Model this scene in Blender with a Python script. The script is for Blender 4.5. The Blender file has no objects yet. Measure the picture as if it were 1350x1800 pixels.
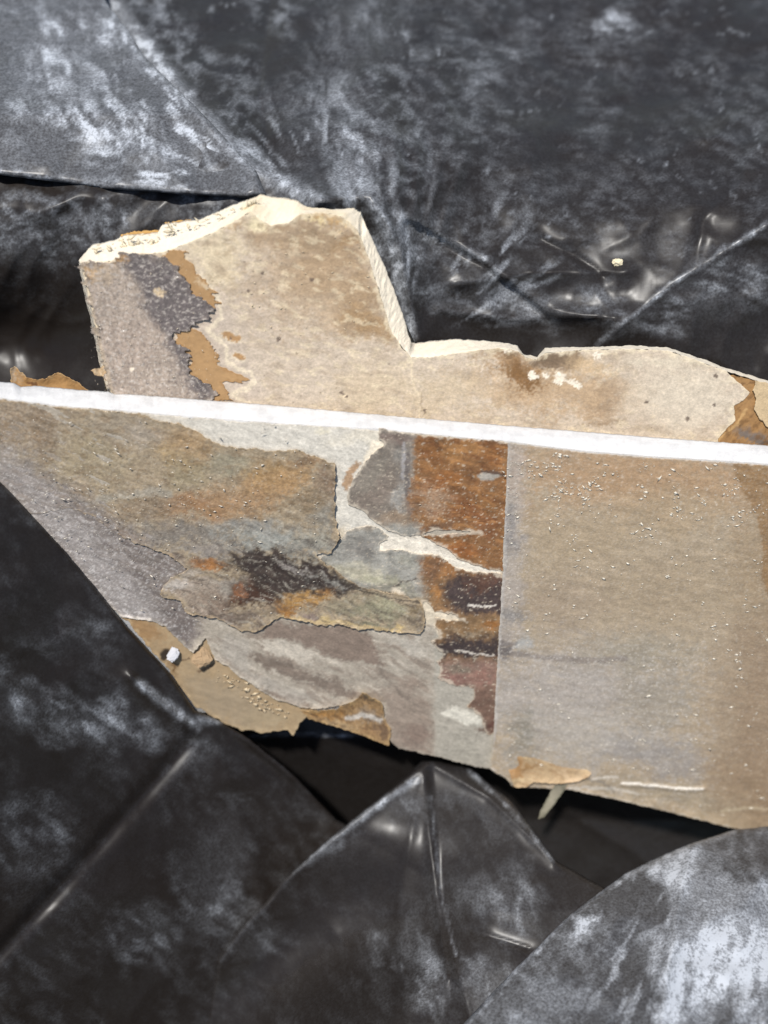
import bpy, bmesh, math, random
import numpy as np
from mathutils import Vector

# ------------------------------------------------------------------ camera
SC = bpy.context.scene
COL = SC.collection
X = np.array([1.0, 0.0, 0.0])
W = np.array([0.0, -0.5, 0.8660254])      # towards the camera
U = np.array([0.0, 0.8660254, 0.5])       # up in the picture
ORG = np.array([0.0, 0.0, 0.30])          # aim point: 30 cm above the floor
D = 0.42                                  # camera distance to the aim point (m)
S = 0.000227                              # metres per photograph pixel at the aim point

cam_d = bpy.data.cameras.new("camera")
cam = bpy.data.objects.new("camera", cam_d)
COL.objects.link(cam)
cam.location = ORG + W * D
cam.rotation_euler = (math.radians(30), 0, 0)
cam_d.sensor_fit = 'VERTICAL'
cam_d.sensor_height = 24
cam_d.lens = 24 * D / (1800 * S)
cam_d.clip_start = 0.01
cam_d.clip_end = 50
cam_d.dof.use_dof = True
cam_d.dof.focus_distance = 0.412
cam_d.dof.aperture_fstop = 3.0
SC.camera = cam

# ------------------------------------------------------------------ light
SUN_DIR = Vector((-0.16, -0.12, 0.98)).normalized()   # towards the sun
elev = math.asin(SUN_DIR.z)
azim = math.atan2(SUN_DIR.x, SUN_DIR.y)              # clockwise from +Y
wd = bpy.data.worlds.new("World")
SC.world = wd
wd.use_nodes = True
nt = wd.node_tree
bg = nt.nodes["Background"]
sky = nt.nodes.new("ShaderNodeTexSky")
sky.sky_type = 'NISHITA'
sky.sun_disc = False
sky.sun_elevation = elev
sky.sun_rotation = azim
nt.links.new(sky.outputs[0], bg.inputs[0])
bg.inputs[1].default_value = 0.095
sun_d = bpy.data.lights.new("sun", 'SUN')
sun_d.energy = 4.6
sun_d.angle = math.radians(3.0)
sun_d.color = (1.0, 0.965, 0.915)
sun = bpy.data.objects.new("sun", sun_d)
COL.objects.link(sun)
sun.location = (0, 0, 3)
sun.rotation_euler = SUN_DIR.to_track_quat('Z', 'Y').to_euler()
SC.view_settings.view_transform = 'Standard'
SC.view_settings.look = 'None'
SC.view_settings.exposure = 0.17
SC.view_settings.gamma = 1.0

rng = np.random.RandomState(7)

# ------------------------------------------------------------------ maths helpers
def P3(px, py, w):
    """pixel coordinates of the photograph + height w (m) above the aim plane -> world"""
    x = (px - 675.0) * S
    u = (900.0 - py) * S
    k = (D - w) / D
    return ORG + (x * k)[..., None] * X + (u * k)[..., None] * U + w[..., None] * W

class Plane:
    """a plane in space: w = w0 + tan(th)*(u-u0) + tx*x"""
    def __init__(s, py0, w0, th, tx=0.0):
        s.t = math.tan(math.radians(th)); s.tx = tx
        s.c = 1.0 / math.sqrt(1 + s.t ** 2 + tx ** 2)
        k = (D - w0) / D
        s.b = w0 - s.t * (900.0 - py0) * S * k
    def w(s, px, py, h=0.0):
        g = s.t * (900.0 - py) * S + s.tx * (px - 675.0) * S
        return (s.b + h / s.c + g) / (1 + g / D)

def _hash(ix, iy, seed):
    n = (ix.astype(np.int64) * 374761393 + iy.astype(np.int64) * 668265263 + seed * 1442695041) & 0xFFFFFFFF
    n = ((n ^ (n >> 13)) * 1274126177) & 0xFFFFFFFF
    n = ((n ^ (n >> 16)) * 2246822519) & 0xFFFFFFFF
    return ((n ^ (n >> 15)) & 0xFFFF) / 65535.0

def pn(x, y, seed=0):
    ix = np.floor(x); iy = np.floor(y)
    fx = x - ix; fy = y - iy
    u = fx * fx * fx * (fx * (fx * 6 - 15) + 10)
    v = fy * fy * fy * (fy * (fy * 6 - 15) + 10)
    def g(dx, dy):
        a = _hash(ix + dx, iy + dy, seed) * 6.2831853
        return np.cos(a) * (fx - dx) + np.sin(a) * (fy - dy)
    a = g(0, 0); b = g(1, 0); c = g(0, 1); d = g(1, 1)
    return ((a + u * (b - a)) + v * ((c + u * (d - c)) - (a + u * (b - a)))) * 1.5

def fbm(x, y, oc=4, seed=0, gain=0.5):
    t = np.zeros_like(x); a = 1.0; f = 1.0; n = 0
    for i in range(oc):
        t += a * pn(x * f + 17.3 * i, y * f - 9.1 * i, seed + i * 13); n += a
        a *= gain; f *= 2.03
    return t / n

def ridged(x, y, oc=3, seed=0):
    t = np.zeros_like(x); a = 1.0; f = 1.0; n = 0
    for i in range(oc):
        t += a * (1 - 2 * np.abs(pn(x * f + 7.7 * i, y * f + 3.1 * i, seed + i * 29))); n += a
        a *= 0.5; f *= 2.1
    return t / n

def sst(a, b, x):
    t = np.clip((x - a) / (b - a), 0, 1)
    return t * t * (3 - 2 * t)

def seg_d2(x, y, ax, ay, bx, by):
    ex, ey = bx - ax, by - ay
    L = ex * ex + ey * ey + 1e-9
    t = np.clip(((x - ax) * ex + (y - ay) * ey) / L, 0, 1)
    return (x - ax - t * ex) ** 2 + (y - ay - t * ey) ** 2

def sdf(poly, x, y):
    """signed distance in pixels, positive inside"""
    d = np.full(x.shape, 1e12); ins = np.zeros(x.shape, bool)
    n = len(poly)
    for i in range(n):
        ax, ay = poly[i]; bx, by = poly[(i + 1) % n]
        d = np.minimum(d, seg_d2(x, y, ax, ay, bx, by))
        if ay != by:
            c = ((ay > y) != (by > y)) & (x < (bx - ax) * (y - ay) / (by - ay) + ax)
            ins ^= c
    d = np.sqrt(d)
    return np.where(ins, d, -d)

def pl_d(pts, x, y):
    d = np.full(x.shape, 1e12)
    for (ax, ay), (bx, by) in zip(pts[:-1], pts[1:]):
        d = np.minimum(d, seg_d2(x, y, ax, ay, bx, by))
    return np.sqrt(d)

def lin(c):
    c = np.array(c, float) / 255.0
    return np.where(c <= 0.04045, c / 12.92, ((c + 0.055) / 1.055) ** 2.4)

KA = 0.85      # appearance -> albedo

# ------------------------------------------------------------------ stain painting (albedo only)
class Paint:
    def __init__(s, px, py, base, seed=1):
        s.x = px; s.y = py
        s.c = np.tile(lin(base) * KA, px.shape + (1,))
        s.w1 = (fbm(px / 60, py / 60, 5, seed), fbm(px / 60, py / 60, 5, seed + 50))
        s.w2 = (fbm(px / 14, py / 14, 3, seed + 7), fbm(px / 14, py / 14, 3, seed + 70))
        s.w3 = (fbm(px / 5, py / 4, 2, seed + 17), fbm(px / 5, py / 4, 2, seed + 87))
        s.rough = np.full(px.shape, 0.75)
        s.gl = np.zeros(px.shape)
    def wx(s, wa, wb): return (s.x + s.w1[0] * wa + s.w2[0] * wb * 1.5 + s.w3[0] * min(wb, 6) * 1.1,
                s.y + s.w1[1] * wa + s.w2[1] * wb * 1.5 + s.w3[1] * min(wb, 6) * 1.1)
    def mix(s, m, col):
        s.c += m[..., None] * (lin(col) * KA - s.c)
        return m
    def poly(s, pts, col, f=6, wa=14, wb=4, a=1.0):
        x, y = s.wx(wa, wb)
        return s.mix(a * sst(-f, f, sdf(pts, x, y)), col)
    def blob(s, cx, cy, rx, ry, col, a=1.0, ang=0, wa=30, wb=6, soft=0.75):
        x, y = s.wx(wa, wb)
        ca, sa = math.cos(math.radians(ang)), math.sin(math.radians(ang))
        dx = (x - cx) * ca + (y - cy) * sa; dy = -(x - cx) * sa + (y - cy) * ca
        r = np.sqrt((dx / rx) ** 2 + (dy / ry) ** 2) + (0.45 * s.w2[0] + 0.40 * s.w3[1] + 0.35 * s.w1[1]) * min(1, soft + 0.2)
        return s.mix(a * (1 - sst(1 - soft, 1 + soft * 0.4, r)), col)
    def line(s, pts, wd, col, a=1.0, wa=5, wb=2):
        x, y = s.wx(wa, wb)
        return s.mix(a * (1 - sst(wd * 0.35, wd, pl_d(pts, x, y))), col)
    def streak(s, col, sx, sy, ang=0, lo=0.1, hi=0.5, a=0.5, seed=3, mask=None):
        ca, sa = math.cos(math.radians(ang)), math.sin(math.radians(ang))
        xx = s.x + s.w1[0] * 12; yy = s.y + s.w1[1] * 12
        n = fbm((xx * ca + yy * sa) / sx, (-xx * sa + yy * ca) / sy, 4, seed, 0.6) * 1.6
        m = a * sst(lo, hi, n)
        if mask is not None: m = m * mask
        return s.mix(m, col)
    def mod(s, amt, sx, sy, ang=0, seed=5, oc=4):
        ca, sa = math.cos(math.radians(ang)), math.sin(math.radians(ang))
        n = fbm((s.x * ca + s.y * sa) / sx, (-s.x * sa + s.y * ca) / sy, oc, seed, 0.65) * 1.7
        s.c *= np.clip(1 + amt * n, 0.3, 1.8)[..., None]

# ------------------------------------------------------------------ object helpers
def thing(name, label, cat, loc, group=None):
    o = bpy.data.objects.new(name, None); COL.objects.link(o)
    o.empty_display_size = 0.02
    o.location = loc; o['label'] = label; o['category'] = cat
    if group: o['group'] = group
    return o

def mesh_obj(name, V, F, mat, parent=None, attrs=None, smooth=True, label=None, kind=None):
    me = bpy.data.meshes.new(name)
    off = np.array(parent.location) if parent else np.zeros(3)
    V = np.asarray(V) - off
    F = np.asarray(F)
    me.vertices.add(len(V)); me.vertices.foreach_set('co', V.astype(np.float32).ravel())
    nf, k = F.shape
    me.loops.add(nf * k); me.loops.foreach_set('vertex_index', F.astype(np.int32).ravel())
    me.polygons.add(nf)
    me.polygons.foreach_set('loop_start', np.arange(0, nf * k, k, dtype=np.int32))
    me.polygons.foreach_set('loop_total', np.full(nf, k, dtype=np.int32))
    if smooth: me.polygons.foreach_set('use_smooth', np.ones(nf, bool))
    me.update(calc_edges=True)
    me.validate()
    if attrs:
        for an, arr in attrs.items():
            arr = np.asarray(arr, np.float32)
            if arr.ndim == 2:
                a = me.color_attributes.new(an, 'FLOAT_COLOR', 'POINT')
                full = np.ones((len(V), 4), np.float32); full[:, :3] = np.clip(arr, 0.004, 0.92)
                a.data.foreach_set('color', full.ravel())
            else:
                a = me.attributes.new(an, 'FLOAT', 'POINT')
                a.data.foreach_set('value', arr)
    me.materials.append(mat)
    o = bpy.data.objects.new(name, me); COL.objects.link(o)
    if parent: o.parent = parent
    if label: o['label'] = label
    if kind: o['kind'] = kind
    return o

def grid_region(bbox, step, field):
    """grid cells with field>0, border snapped onto the zero contour. Returns px,py,F(value),quads,border edges"""
    x0, y0, x1, y1 = bbox
    nx = int((x1 - x0) / step) + 1; ny = int((y1 - y0) / step) + 1
    gx, gy = np.meshgrid(x0 + np.arange(nx) * step, y0 + np.arange(ny) * step)
    f = field(gx, gy)
    ins = f > 0
    cell = (ins[:-1, :-1] | ins[1:, :-1] | ins[:-1, 1:] | ins[1:, 1:])
    dfy, dfx = np.gradient(f, step)
    g2 = dfx ** 2 + dfy ** 2 + 0.15
    sh = np.clip(np.where(f < 0, -f, 0) / g2, 0, step * 2.0)
    mv = np.hypot(dfx * sh, dfy * sh); lim = np.minimum(1, step * 1.5 / (mv + 1e-9))
    px = gx + dfx * sh * lim; py = gy + dfy * sh * lim
    idx = np.arange(nx * ny).reshape(ny, nx)
    q = np.stack([idx[1:, :-1][cell], idx[1:, 1:][cell], idx[:-1, 1:][cell], idx[:-1, :-1][cell]], 1)
    used = np.unique(q)
    remap = -np.ones(nx * ny, np.int64); remap[used] = np.arange(len(used))
    q = remap[q]
    px = px.ravel()[used]; py = py.ravel()[used]; f = np.maximum(f.ravel()[used], 0)
    e = np.concatenate([q[:, [0, 1]], q[:, [1, 2]], q[:, [2, 3]], q[:, [3, 0]]])
    es = np.sort(e, 1)
    key = es[:, 0] * (len(used) + 1) + es[:, 1]
    _, inv, cnt = np.unique(key, return_inverse=True, return_counts=True)
    be = e[cnt[inv] == 1]
    return px, py, f, q, be

def with_skirt(V, q, be, V2, attrs, edge_col=None, edge_over=None):
    """drop the border down to V2 (same indexing as V) so that the sheet has thickness"""
    b = np.unique(be)
    m = -np.ones(len(V), np.int64); m[b] = np.arange(len(b)) + len(V)
    Vn = np.concatenate([V, V2[b]])
    sk = np.stack([be[:, 1], be[:, 0], m[be[:, 0]], m[be[:, 1]]], 1)
    out = {}
    for k, a in attrs.items():
        out[k] = np.concatenate([a, a[b]])
    if edge_col is not None:
        out['Col'][len(V):] = edge_col
    return Vn, np.concatenate([q, sk]), out

def warp_field(poly, wa, wb, seed, sa=45, sb=11, fine=0.0, spike=0.0):
    def f(x, y):
        ax = x + fbm(x / sa, y / sa, 4, seed) * wa + fbm(x / sb, y / sb, 3, seed + 9) * wb
        ay = y + fbm(x / sa, y / sa, 4, seed + 40) * wa + fbm(x / sb, y / sb, 3, seed + 49) * wb
        if spike: ax = ax + spike * fbm(x / 60, (y - 0.3 * x) / 12, 4, seed + 60, 0.6); ay = ay + 0.3 * spike * fbm(x / 60, (y - 0.3 * x) / 12, 4, seed + 60, 0.6)
        v = sdf(poly, ax, ay)
        if fine: v = v + fine * fbm(x / 4.5, y / 4.5, 2, seed + 77)
        return v
    return f

def layer(name, parent, plane, poly, h, paint, mat, step=2.0, wa=6, wb=3, thick=0.0004, seed=1,
          relief=0.00012, rs=(40, 16, 20), curl=None, label=None, edge=(205, 190, 160), field=None, fine=0.8, spike=0.0, gain=1.0):
    xs = [p[0] for p in poly]; ys = [p[1] for p in poly]
    bb = (min(xs) - 20, min(ys) - 20, max(xs) + 20, max(ys) + 20)
    px, py, f, q, be = grid_region(bb, step, field or warp_field(poly, wa, wb, seed, fine=fine, spike=spike))
    ca, sa = math.cos(math.radians(rs[2])), math.sin(math.radians(rs[2]))
    rr = fbm((px * ca + py * sa) / rs[0], (-px * sa + py * ca) / rs[1], 5, seed + 3, 0.6)
    hh = h + relief * rr
    if curl is not None: hh = hh + curl(px, py, f)
    V = P3(px, py, plane.w(px, py, hh))
    V2 = P3(px, py, plane.w(px, py, hh - thick))
    p = paint(px, py, f)
    p.c *= gain
    at = {'Col': p.c, 'Rg': p.rough, 'Gl': p.gl}
    V, q, at = with_skirt(V, q, be, V2, at, lin(edge) * KA)
    return mesh_obj(name, V, q, mat, parent, at, label=label)

# ------------------------------------------------------------------ materials
def new_mat(name):
    m = bpy.data.materials.new(name); m.use_nodes = True
    n = m.node_tree.nodes; l = m.node_tree.links
    return m, n, l, n["Principled BSDF"]

def nd(n, t, **k):
    o = n.new(t)
    for a, v in k.items(): setattr(o, a, v)
    return o

def noise(n, l, vec, scale, det=4, rough=0.6):
    t = n.new("ShaderNodeTexNoise"); t.inputs['Scale'].default_value = scale
    t.inputs['Detail'].default_value = det; t.inputs['Roughness'].default_value = rough
    l.new(vec, t.inputs['Vector'])
    return t.outputs['Fac']

def ramp(n, l, src, a, b, lo=0.0, hi=1.0):
    r = n.new("ShaderNodeMapRange"); r.inputs[1].default_value = a; r.inputs[2].default_value = b
    r.inputs[3].default_value = lo; r.inputs[4].default_value = hi
    l.new(src, r.inputs[0]); return r.outputs[0]

def mathn(n, l, op, a, b):
    m = n.new("ShaderNodeMath"); m.operation = op
    for i, v in enumerate((a, b)):
        if isinstance(v, (int, float)): m.inputs[i].default_value = v
        else: l.new(v, m.inputs[i])
    return m.outputs[0]

def paper_material(name, stretch=(1, 1, 1), rot=0.0, bump=0.25, fine=900, contrast=0.30):
    m, n, l, b = new_mat(name)
    tc = n.new("ShaderNodeTexCoord"); mp = n.new("ShaderNodeMapping")
    mp.inputs['Scale'].default_value = stretch; mp.inputs['Rotation'].default_value = (0, 0, rot)
    l.new(tc.outputs['Object'], mp.inputs['Vector'])
    vec = mp.outputs['Vector']
    at = n.new("ShaderNodeAttribute"); at.attribute_name = 'Col'
    rg = n.new("ShaderNodeAttribute"); rg.attribute_name = 'Rg'
    gl = n.new("ShaderNodeAttribute"); gl.attribute_name = 'Gl'
    f1 = noise(n, l, vec, fine, 4, 0.7)
    f2 = noise(n, l, vec, fine * 0.22, 5, 0.65)
    s = mathn(n, l, 'ADD', mathn(n, l, 'MULTIPLY', f1, 0.6), mathn(n, l, 'MULTIPLY', f2, 0.4))
    v = ramp(n, l, s, 0.3, 0.7, 1 - contrast, 1 + contrast)
    mx = n.new("ShaderNodeVectorMath"); mx.operation = 'MULTIPLY'
    cb = n.new("ShaderNodeCombineXYZ")
    for i in range(3): l.new(v, cb.inputs[i])
    l.new(at.outputs['Vector'], mx.inputs[0]); l.new(cb.outputs[0], mx.inputs[1])
    l.new(mx.outputs[0], b.inputs['Base Color'])
    l.new(rg.outputs['Fac'], b.inputs['Roughness'])
    bp = n.new("ShaderNodeBump"); bp.inputs['Strength'].default_value = bump
    bp.inputs['Distance'].default_value = 0.0006
    l.new(s, bp.inputs['Height']); l.new(bp.outputs[0], b.inputs['Normal'])
    # glossy size coat with its own pimples: gives the glints of the damp, shiny paper
    l.new(gl.outputs['Fac'], b.inputs['Coat Weight'])
    b.inputs['Coat Roughness'].default_value = 0.16
    b2 = n.new("ShaderNodeBump"); b2.inputs['Strength'].default_value = 0.9
    b2.inputs['Distance'].default_value = 0.0008
    l.new(noise(n, l, vec, fine * 0.75, 2, 0.5), b2.inputs['Height'])
    l.new(b2.outputs[0], b.inputs['Coat Normal'])
    return m

M_PAPER = paper_material("paper", (0.8, 1.1, 1.1), 0.35, 0.3, 1300, 0.30)
M_FUZZ = paper_material("fuzzy_torn_paper", (1.0, 0.5, 0.5), 0.5, 0.55, 1100, 0.5)
M_GYP = paper_material("gypsum", (1, 1, 1), 0, 0.5, 900, 0.10)
M_KRAFT = paper_material("kraft", (1, 1, 1), 0, 0.2, 700, 0.14)

def bag_material():
    m, n, l, b = new_mat("black_polythene")
    tc = n.new("ShaderNodeTexCoord"); vec = tc.outputs['Object']
    du = n.new("ShaderNodeAttribute"); du.attribute_name = 'DustSheen'  # pale mask: sheen and reflections painted in, with some dust
    f1 = noise(n, l, vec, 90, 2, 0.5)
    f2 = noise(n, l, vec, 330, 2, 0.5)
    sp = ramp(n, l, f2, 0.30, 0.70, 0.72, 1.22)
    f3 = noise(n, l, vec, 1000, 3, 0.6)
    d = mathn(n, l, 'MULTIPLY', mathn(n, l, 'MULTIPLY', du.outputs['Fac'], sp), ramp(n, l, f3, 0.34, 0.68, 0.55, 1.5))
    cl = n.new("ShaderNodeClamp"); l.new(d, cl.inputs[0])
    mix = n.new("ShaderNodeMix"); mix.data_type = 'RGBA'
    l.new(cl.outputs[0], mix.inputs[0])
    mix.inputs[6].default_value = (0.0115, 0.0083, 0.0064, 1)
    mix.inputs[7].default_value = (0.43, 0.455, 0.49, 1)  # pale tone: sky sheen put into the colour along with dust
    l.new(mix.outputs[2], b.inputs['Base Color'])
    l.new(ramp(n, l, f1, 0.3, 0.7, 0.30, 0.46), b.inputs['Roughness'])
    bp = n.new("ShaderNodeBump"); b.inputs['Specular IOR Level'].default_value = 0.24
    bp.inputs['Strength'].default_value = 0.10
    bp.inputs['Distance'].default_value = 0.001
    hs = mathn(n, l, 'ADD', mathn(n, l, 'MULTIPLY', f1, 1.8), mathn(n, l, 'MULTIPLY', f2, 0.30))
    l.new(hs, bp.inputs['Height']); l.new(bp.outputs[0], b.inputs['Normal'])
    return m
M_BAG = bag_material()

# ================================================================== THE BAG
bag = thing('plastic_bag', 'crumpled black plastic bag lying open around the broken boards', 'bag',
            tuple(ORG + W * -0.09))

PF = Plane(1000, 0.0, 30)            # face plane of the front board
PU = Plane(740, 0.014, 20, -0.06)    # face plane of the upper board

def crumple(x, y, amp, seed):
    wx = x + 60 * fbm(x / 200, y / 200, 3, seed + 5); wy = y + 60 * fbm(x / 200, y / 200, 3, seed + 6)
    return amp * (0.75 * ridged(wx / 260, wy / 260, 2, seed) + 0.10 * ridged(wx / 75, wy / 75, 1, seed + 3)
                  + 0.03 * fbm(wx / 22, wy / 22, 3, seed + 8))

def tent(pts, x, y, amp, width):
    return amp * np.exp(-pl_d(pts, x, y) / width)

def blobs(x, y, bl, seed):
    xx = x + 50 * fbm(x / 90, y / 90, 4, seed); yy = y + 50 * fbm(x / 90, y / 90, 4, seed + 31)
    d = np.zeros_like(x)
    for cx, cy, rx, ry, a, ang in bl:
        ca, sa = math.cos(math.radians(ang)), math.sin(math.radians(ang))
        dx = (xx - cx) * ca + (yy - cy) * sa; dy = -(xx - cx) * sa + (yy - cy) * ca
        d = np.maximum(d, a * (1 - sst(0.15, 1.15, np.sqrt((dx / rx) ** 2 + (dy / ry) ** 2))))
    return d

def wisps(x, y, ang, sx, sy, seed, lo=-0.15, hi=0.75):
    """soft smears of painted sheen and rubbed dust, long along ang"""
    ca, sa = math.cos(math.radians(ang)), math.sin(math.radians(ang))
    wx = x + 20 * fbm(x / 100, y / 100, 3, seed + 1); wy = y + 20 * fbm(x / 100, y / 100, 3, seed + 2)
    k = 1.8 * fbm((wx * ca + wy * sa) / (sx * 1.2), (-wx * sa + wy * ca) / sy, 5, seed, 0.62)
    lo, hi = lo - 0.30, hi + 0.30
    big = 1.7 * fbm(x / 150, y / 150, 3, seed + 4)
    return sst(lo, hi, k) * sst(-0.6, 0.5, big)

def rays(x, y, cx, cy, n, a0, a1, r0, r1, seed):
    """streaks of painted sheen and rubbed dust that follow the film pulled towards one point (angles in degrees, 0 = right, 90 = up)"""
    dx = x - cx; dy = cy - y
    th = np.degrees(np.arctan2(dy, dx)); rr_ = np.hypot(dx, dy)
    th = (th - a0) % 360
    wob = 3.0 * fbm(x / 70, y / 70, 3, seed)
    k = 1.7 * fbm((th + wob) / 360 * n, rr_ / 130, 4, seed + 3, 0.6)
    m = sst(0, 14, th) * sst(0, 14, (a1 - a0) - th) * sst(r1, r0, rr_ + 60 * fbm(x / 80, y / 80, 3, seed + 8)) * sst(50, 150, rr_)
    return sst(0.0, 0.6, k) * m

def lines(x, y, ls, seed):
    xx = x + 8 * fbm(x / 50, y / 50, 3, seed); yy = y + 8 * fbm(x / 50, y / 50, 3, seed + 31)
    d = np.zeros_like(x)
    for pts, wd, a in ls:
        d = np.maximum(d, a * np.exp(-(pl_d(pts, xx, yy) / wd) ** 2))
    return d * (0.30 + 0.75 * sst(-0.3, 0.7, 1.7 * fbm(x / 17, y / 17, 3, seed + 5)) * sst(-0.7, 0.5, 1.7 * fbm(x / 60, y / 60, 2, seed + 6)))

def bag_sheet(name, poly, wfun, dust_sheen, step=4.0, wa=3, wb=1, seed=1, roll=14.0, rr=0.004, skirt=0.03, bbox=None, label=None):
    xs = [p[0] for p in poly]; ys = [p[1] for p in poly]
    bb = bbox or (min(xs) - 10, min(ys) - 10, max(xs) + 10, max(ys) + 10)
    px, py, f, q, be = grid_region(bb, step, warp_field(poly, wa, wb, seed, 120, 30))
    w = wfun(px, py, f)
    if roll:
        t = 1 - np.clip(f / roll, 0, 1)
        w = w - rr * (1 - np.sqrt(np.clip(1 - t * t, 0, 1)))
    V = P3(px, py, w); V2 = P3(px, py, w - skirt)
    at = {'DustSheen': dust_sheen(px, py, f)}
    V, q, at = with_skirt(V, q, be, V2, at)
    return mesh_obj(name, V, q, M_BAG, bag, at, label=label)

# --- back wall and floor of the bag, one continuous film
def w_base(x, y, f):
    w = 0
    for o in (-90, -60, -30, 0, 30, 60, 90):
        w = w + np.interp(y + o * sst(900, 700, y), [-400, 0, 200, 330, 600, 760, 1000, 1290, 1440, 1600, 1800, 2200],
                  [-0.25, -0.10, -0.024, 0.008, -0.010, -0.02, -0.055, -0.076, -0.125, -0.15, -0.16, -0.18]) / 7
    w = w + 0.012 * np.sin(x / 260.0) * sst(500, 100, y)
    # left hollow beside the upper board
    w -= 0.022 * np.exp(-(((x - 40) / 150) ** 2 + ((y - 600) / 110) ** 2))
    w += tent([(180, -60), (330, 180), (450, 300), (560, 352)], x, y, 0.007, 60)
    w -= tent([(480, -50), (455, 150), (470, 260)], x, y, 0.010, 45)
    w += tent([(560, 352), (650, 345), (700, 430), (735, 600)], x, y, 0.010, 40)
    w += tent([(620, 40), (690, 230), (690, 350)], x, y, 0.006, 60)
    w -= 0.020 * np.exp(-(((x - 1050) / 260) ** 2 + ((y - 250) / 190) ** 2))
    w += tent([(1450, 330), (1340, 400), (1180, 500), (1050, 605)], x, y, 0.006, 45) * sst(1040, 1100, x + 0 * y)
    w += tent([(720, 380), (850, 455), (960, 545), (1080, 560)], x, y, 0.004, 18)
    w -= tent([(720, 395), (850, 470), (960, 560)], x, y, 0.004, 16)
    w += tent([(800, 500), (930, 480), (1100, 478)], x, y, 0.0035, 20)
    w -= tent([(950, 420), (1010, 450), (1060, 485)], x, y, 0.004, 14)
    w += tent([(770, 545), (900, 560), (1050, 555)], x, y, 0.003, 14)
    w += tent([(1000, 1430), (1120, 1500), (1190, 1560)], x, y, 0.003, 18)
    # raking wrinkles pulled tight to the corner of the upper board
    for k, a in enumerate(np.linspace(-0.35, 0.75, 9)):
        w += tent([(715, 585), (715 - 330 * math.sin(a) * 0.9, 585 - 330 * math.cos(a))], x, y, 0.0016, 9) * sst(640, 300, y)
    amp = 0.0045 + 0.0035 * sst(650, 250, y)
    return w + crumple(x, y, amp, 21)
def d_base(x, y, f):  # wall sheen and crease highlights painted in pale, plus dust
    d = blobs(x, y, [(120, 130, 200, 170, 0.9, 40), (330, 230, 150, 70, 0.8, 50), (60, 430, 130, 60, 0.35, 0), (230, 385, 190, 34, 0.55, -8),
                     (600, 250, 130, 170, 0.55, 0), (680, 430, 70, 170, 0.8, 70), (640, 60, 120, 120, 0.5, 0),
                     (900, 150, 300, 260, 0.20, 0), (1080, 40, 60, 40, 0.7, 0), (1250, 520, 150, 90, 0.42, -30), (930, 530, 240, 46, 0.40, 4), (1150, 440, 120, 26, 0.35, -5),
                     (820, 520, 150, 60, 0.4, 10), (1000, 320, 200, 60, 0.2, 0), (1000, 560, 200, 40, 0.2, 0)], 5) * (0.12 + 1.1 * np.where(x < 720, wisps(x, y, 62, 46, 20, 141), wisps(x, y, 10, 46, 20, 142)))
    d = 1.15 * np.maximum(d, lines(x, y, [([(190, 0), (330, 180), (450, 300), (560, 352)], 16, 1.0),
                                   ([(640, 330), (690, 430), (720, 585)], 12, 0.9),
                                   ([(1345, 395), (1180, 500), (1050, 605)], 5, 0.6),
                                   ([(720, 390), (850, 455)], 6, 0.8),
                                   ([(640, 1293), (540, 1290), (440, 1294)], 3, 0.8)], 8))
    d = np.maximum(d, 0.9 * rays(x, y, 715, 600, 44, 75, 160, 120, 420, 41))
    d = np.maximum(d, 0.45 * rays(x, y, 735, 610, 40, 8, 75, 150, 420, 43))
    d = np.maximum(d, 0.8 * rays(x, y, 560, 352, 36, 60, 175, 60, 260, 45))
    d = np.maximum(d, 0.02 + (0.22 * sst(600, 420, y) * (0.5 + 1.0 * sst(1000, 500, x))) * wisps(x, y, 20, 26, 16, 147, -0.1, 0.6))
    xd = x + 9 * fbm(x / 30, y / 30, 3, 144); yd = y + 9 * fbm(x / 30, y / 30, 3, 145)
    dots = sst(0.15, 1.15, 1.8 * fbm(xd / 20, yd / 17, 4, 149, 0.6)) * sst(560, 380, y) * sst(-0.2, 0.7, 1.7 * fbm(x / 110, y / 90, 3, 150))
    d = np.maximum(d, 0.42 * dots)  # blurred glints painted as pale dots
    d = d * (1 - 0.8 * np.exp(-(pl_d([(-60, 312), (200, 346), (420, 352)], x, y) / 16) ** 2) * sst(300, 120, x))  # shade under the fold painted in as a darker strip
    return d * (1 - 0.85 * np.exp(-(((x - 60) / 140) ** 2 + ((y - 590) / 100) ** 2)))  # shade in the left hollow painted in by darkening
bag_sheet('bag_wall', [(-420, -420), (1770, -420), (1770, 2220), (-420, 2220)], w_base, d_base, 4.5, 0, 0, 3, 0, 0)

# --- fold hanging over the left, above the upper board
def w_top(x, y, f):
    w = np.interp(y, [-400, 0, 200, 340, 420], [-0.21, -0.072, -0.005, 0.012, 0.012])
    w = w + tent([(180, -60), (330, 180), (450, 300)], x, y, 0.006, 50)
    return w + crumple(x, y, 0.006, 61)
def d_top(x, y, f):  # broad sheen of this fold painted in as pale smears, plus dust
    d = blobs(x, y, [(90, 120, 190, 120, 1.0, 35), (210, 60, 110, 70, 0.8, 50), (210, 220, 200, 70, 0.9, 10), (330, 270, 90, 50, 0.6, 20)], 15) * (0.15 + 1.0 * wisps(x, y, 58, 44, 22, 151))
    d = np.maximum(d, 0.7 * rays(x, y, 470, 345, 40, 100, 182, 150, 520, 47))
    return np.maximum(np.maximum(1.5 * d, 0.17 + 0.20 * wisps(x, y, 30, 40, 24, 152)), lines(x, y, [([(0, 303), (200, 328), (450, 345)], 9, 0.6),
                                     ([(190, 0), (240, 100), (330, 180), (440, 300)], 14, 1.0)], 18))
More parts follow.
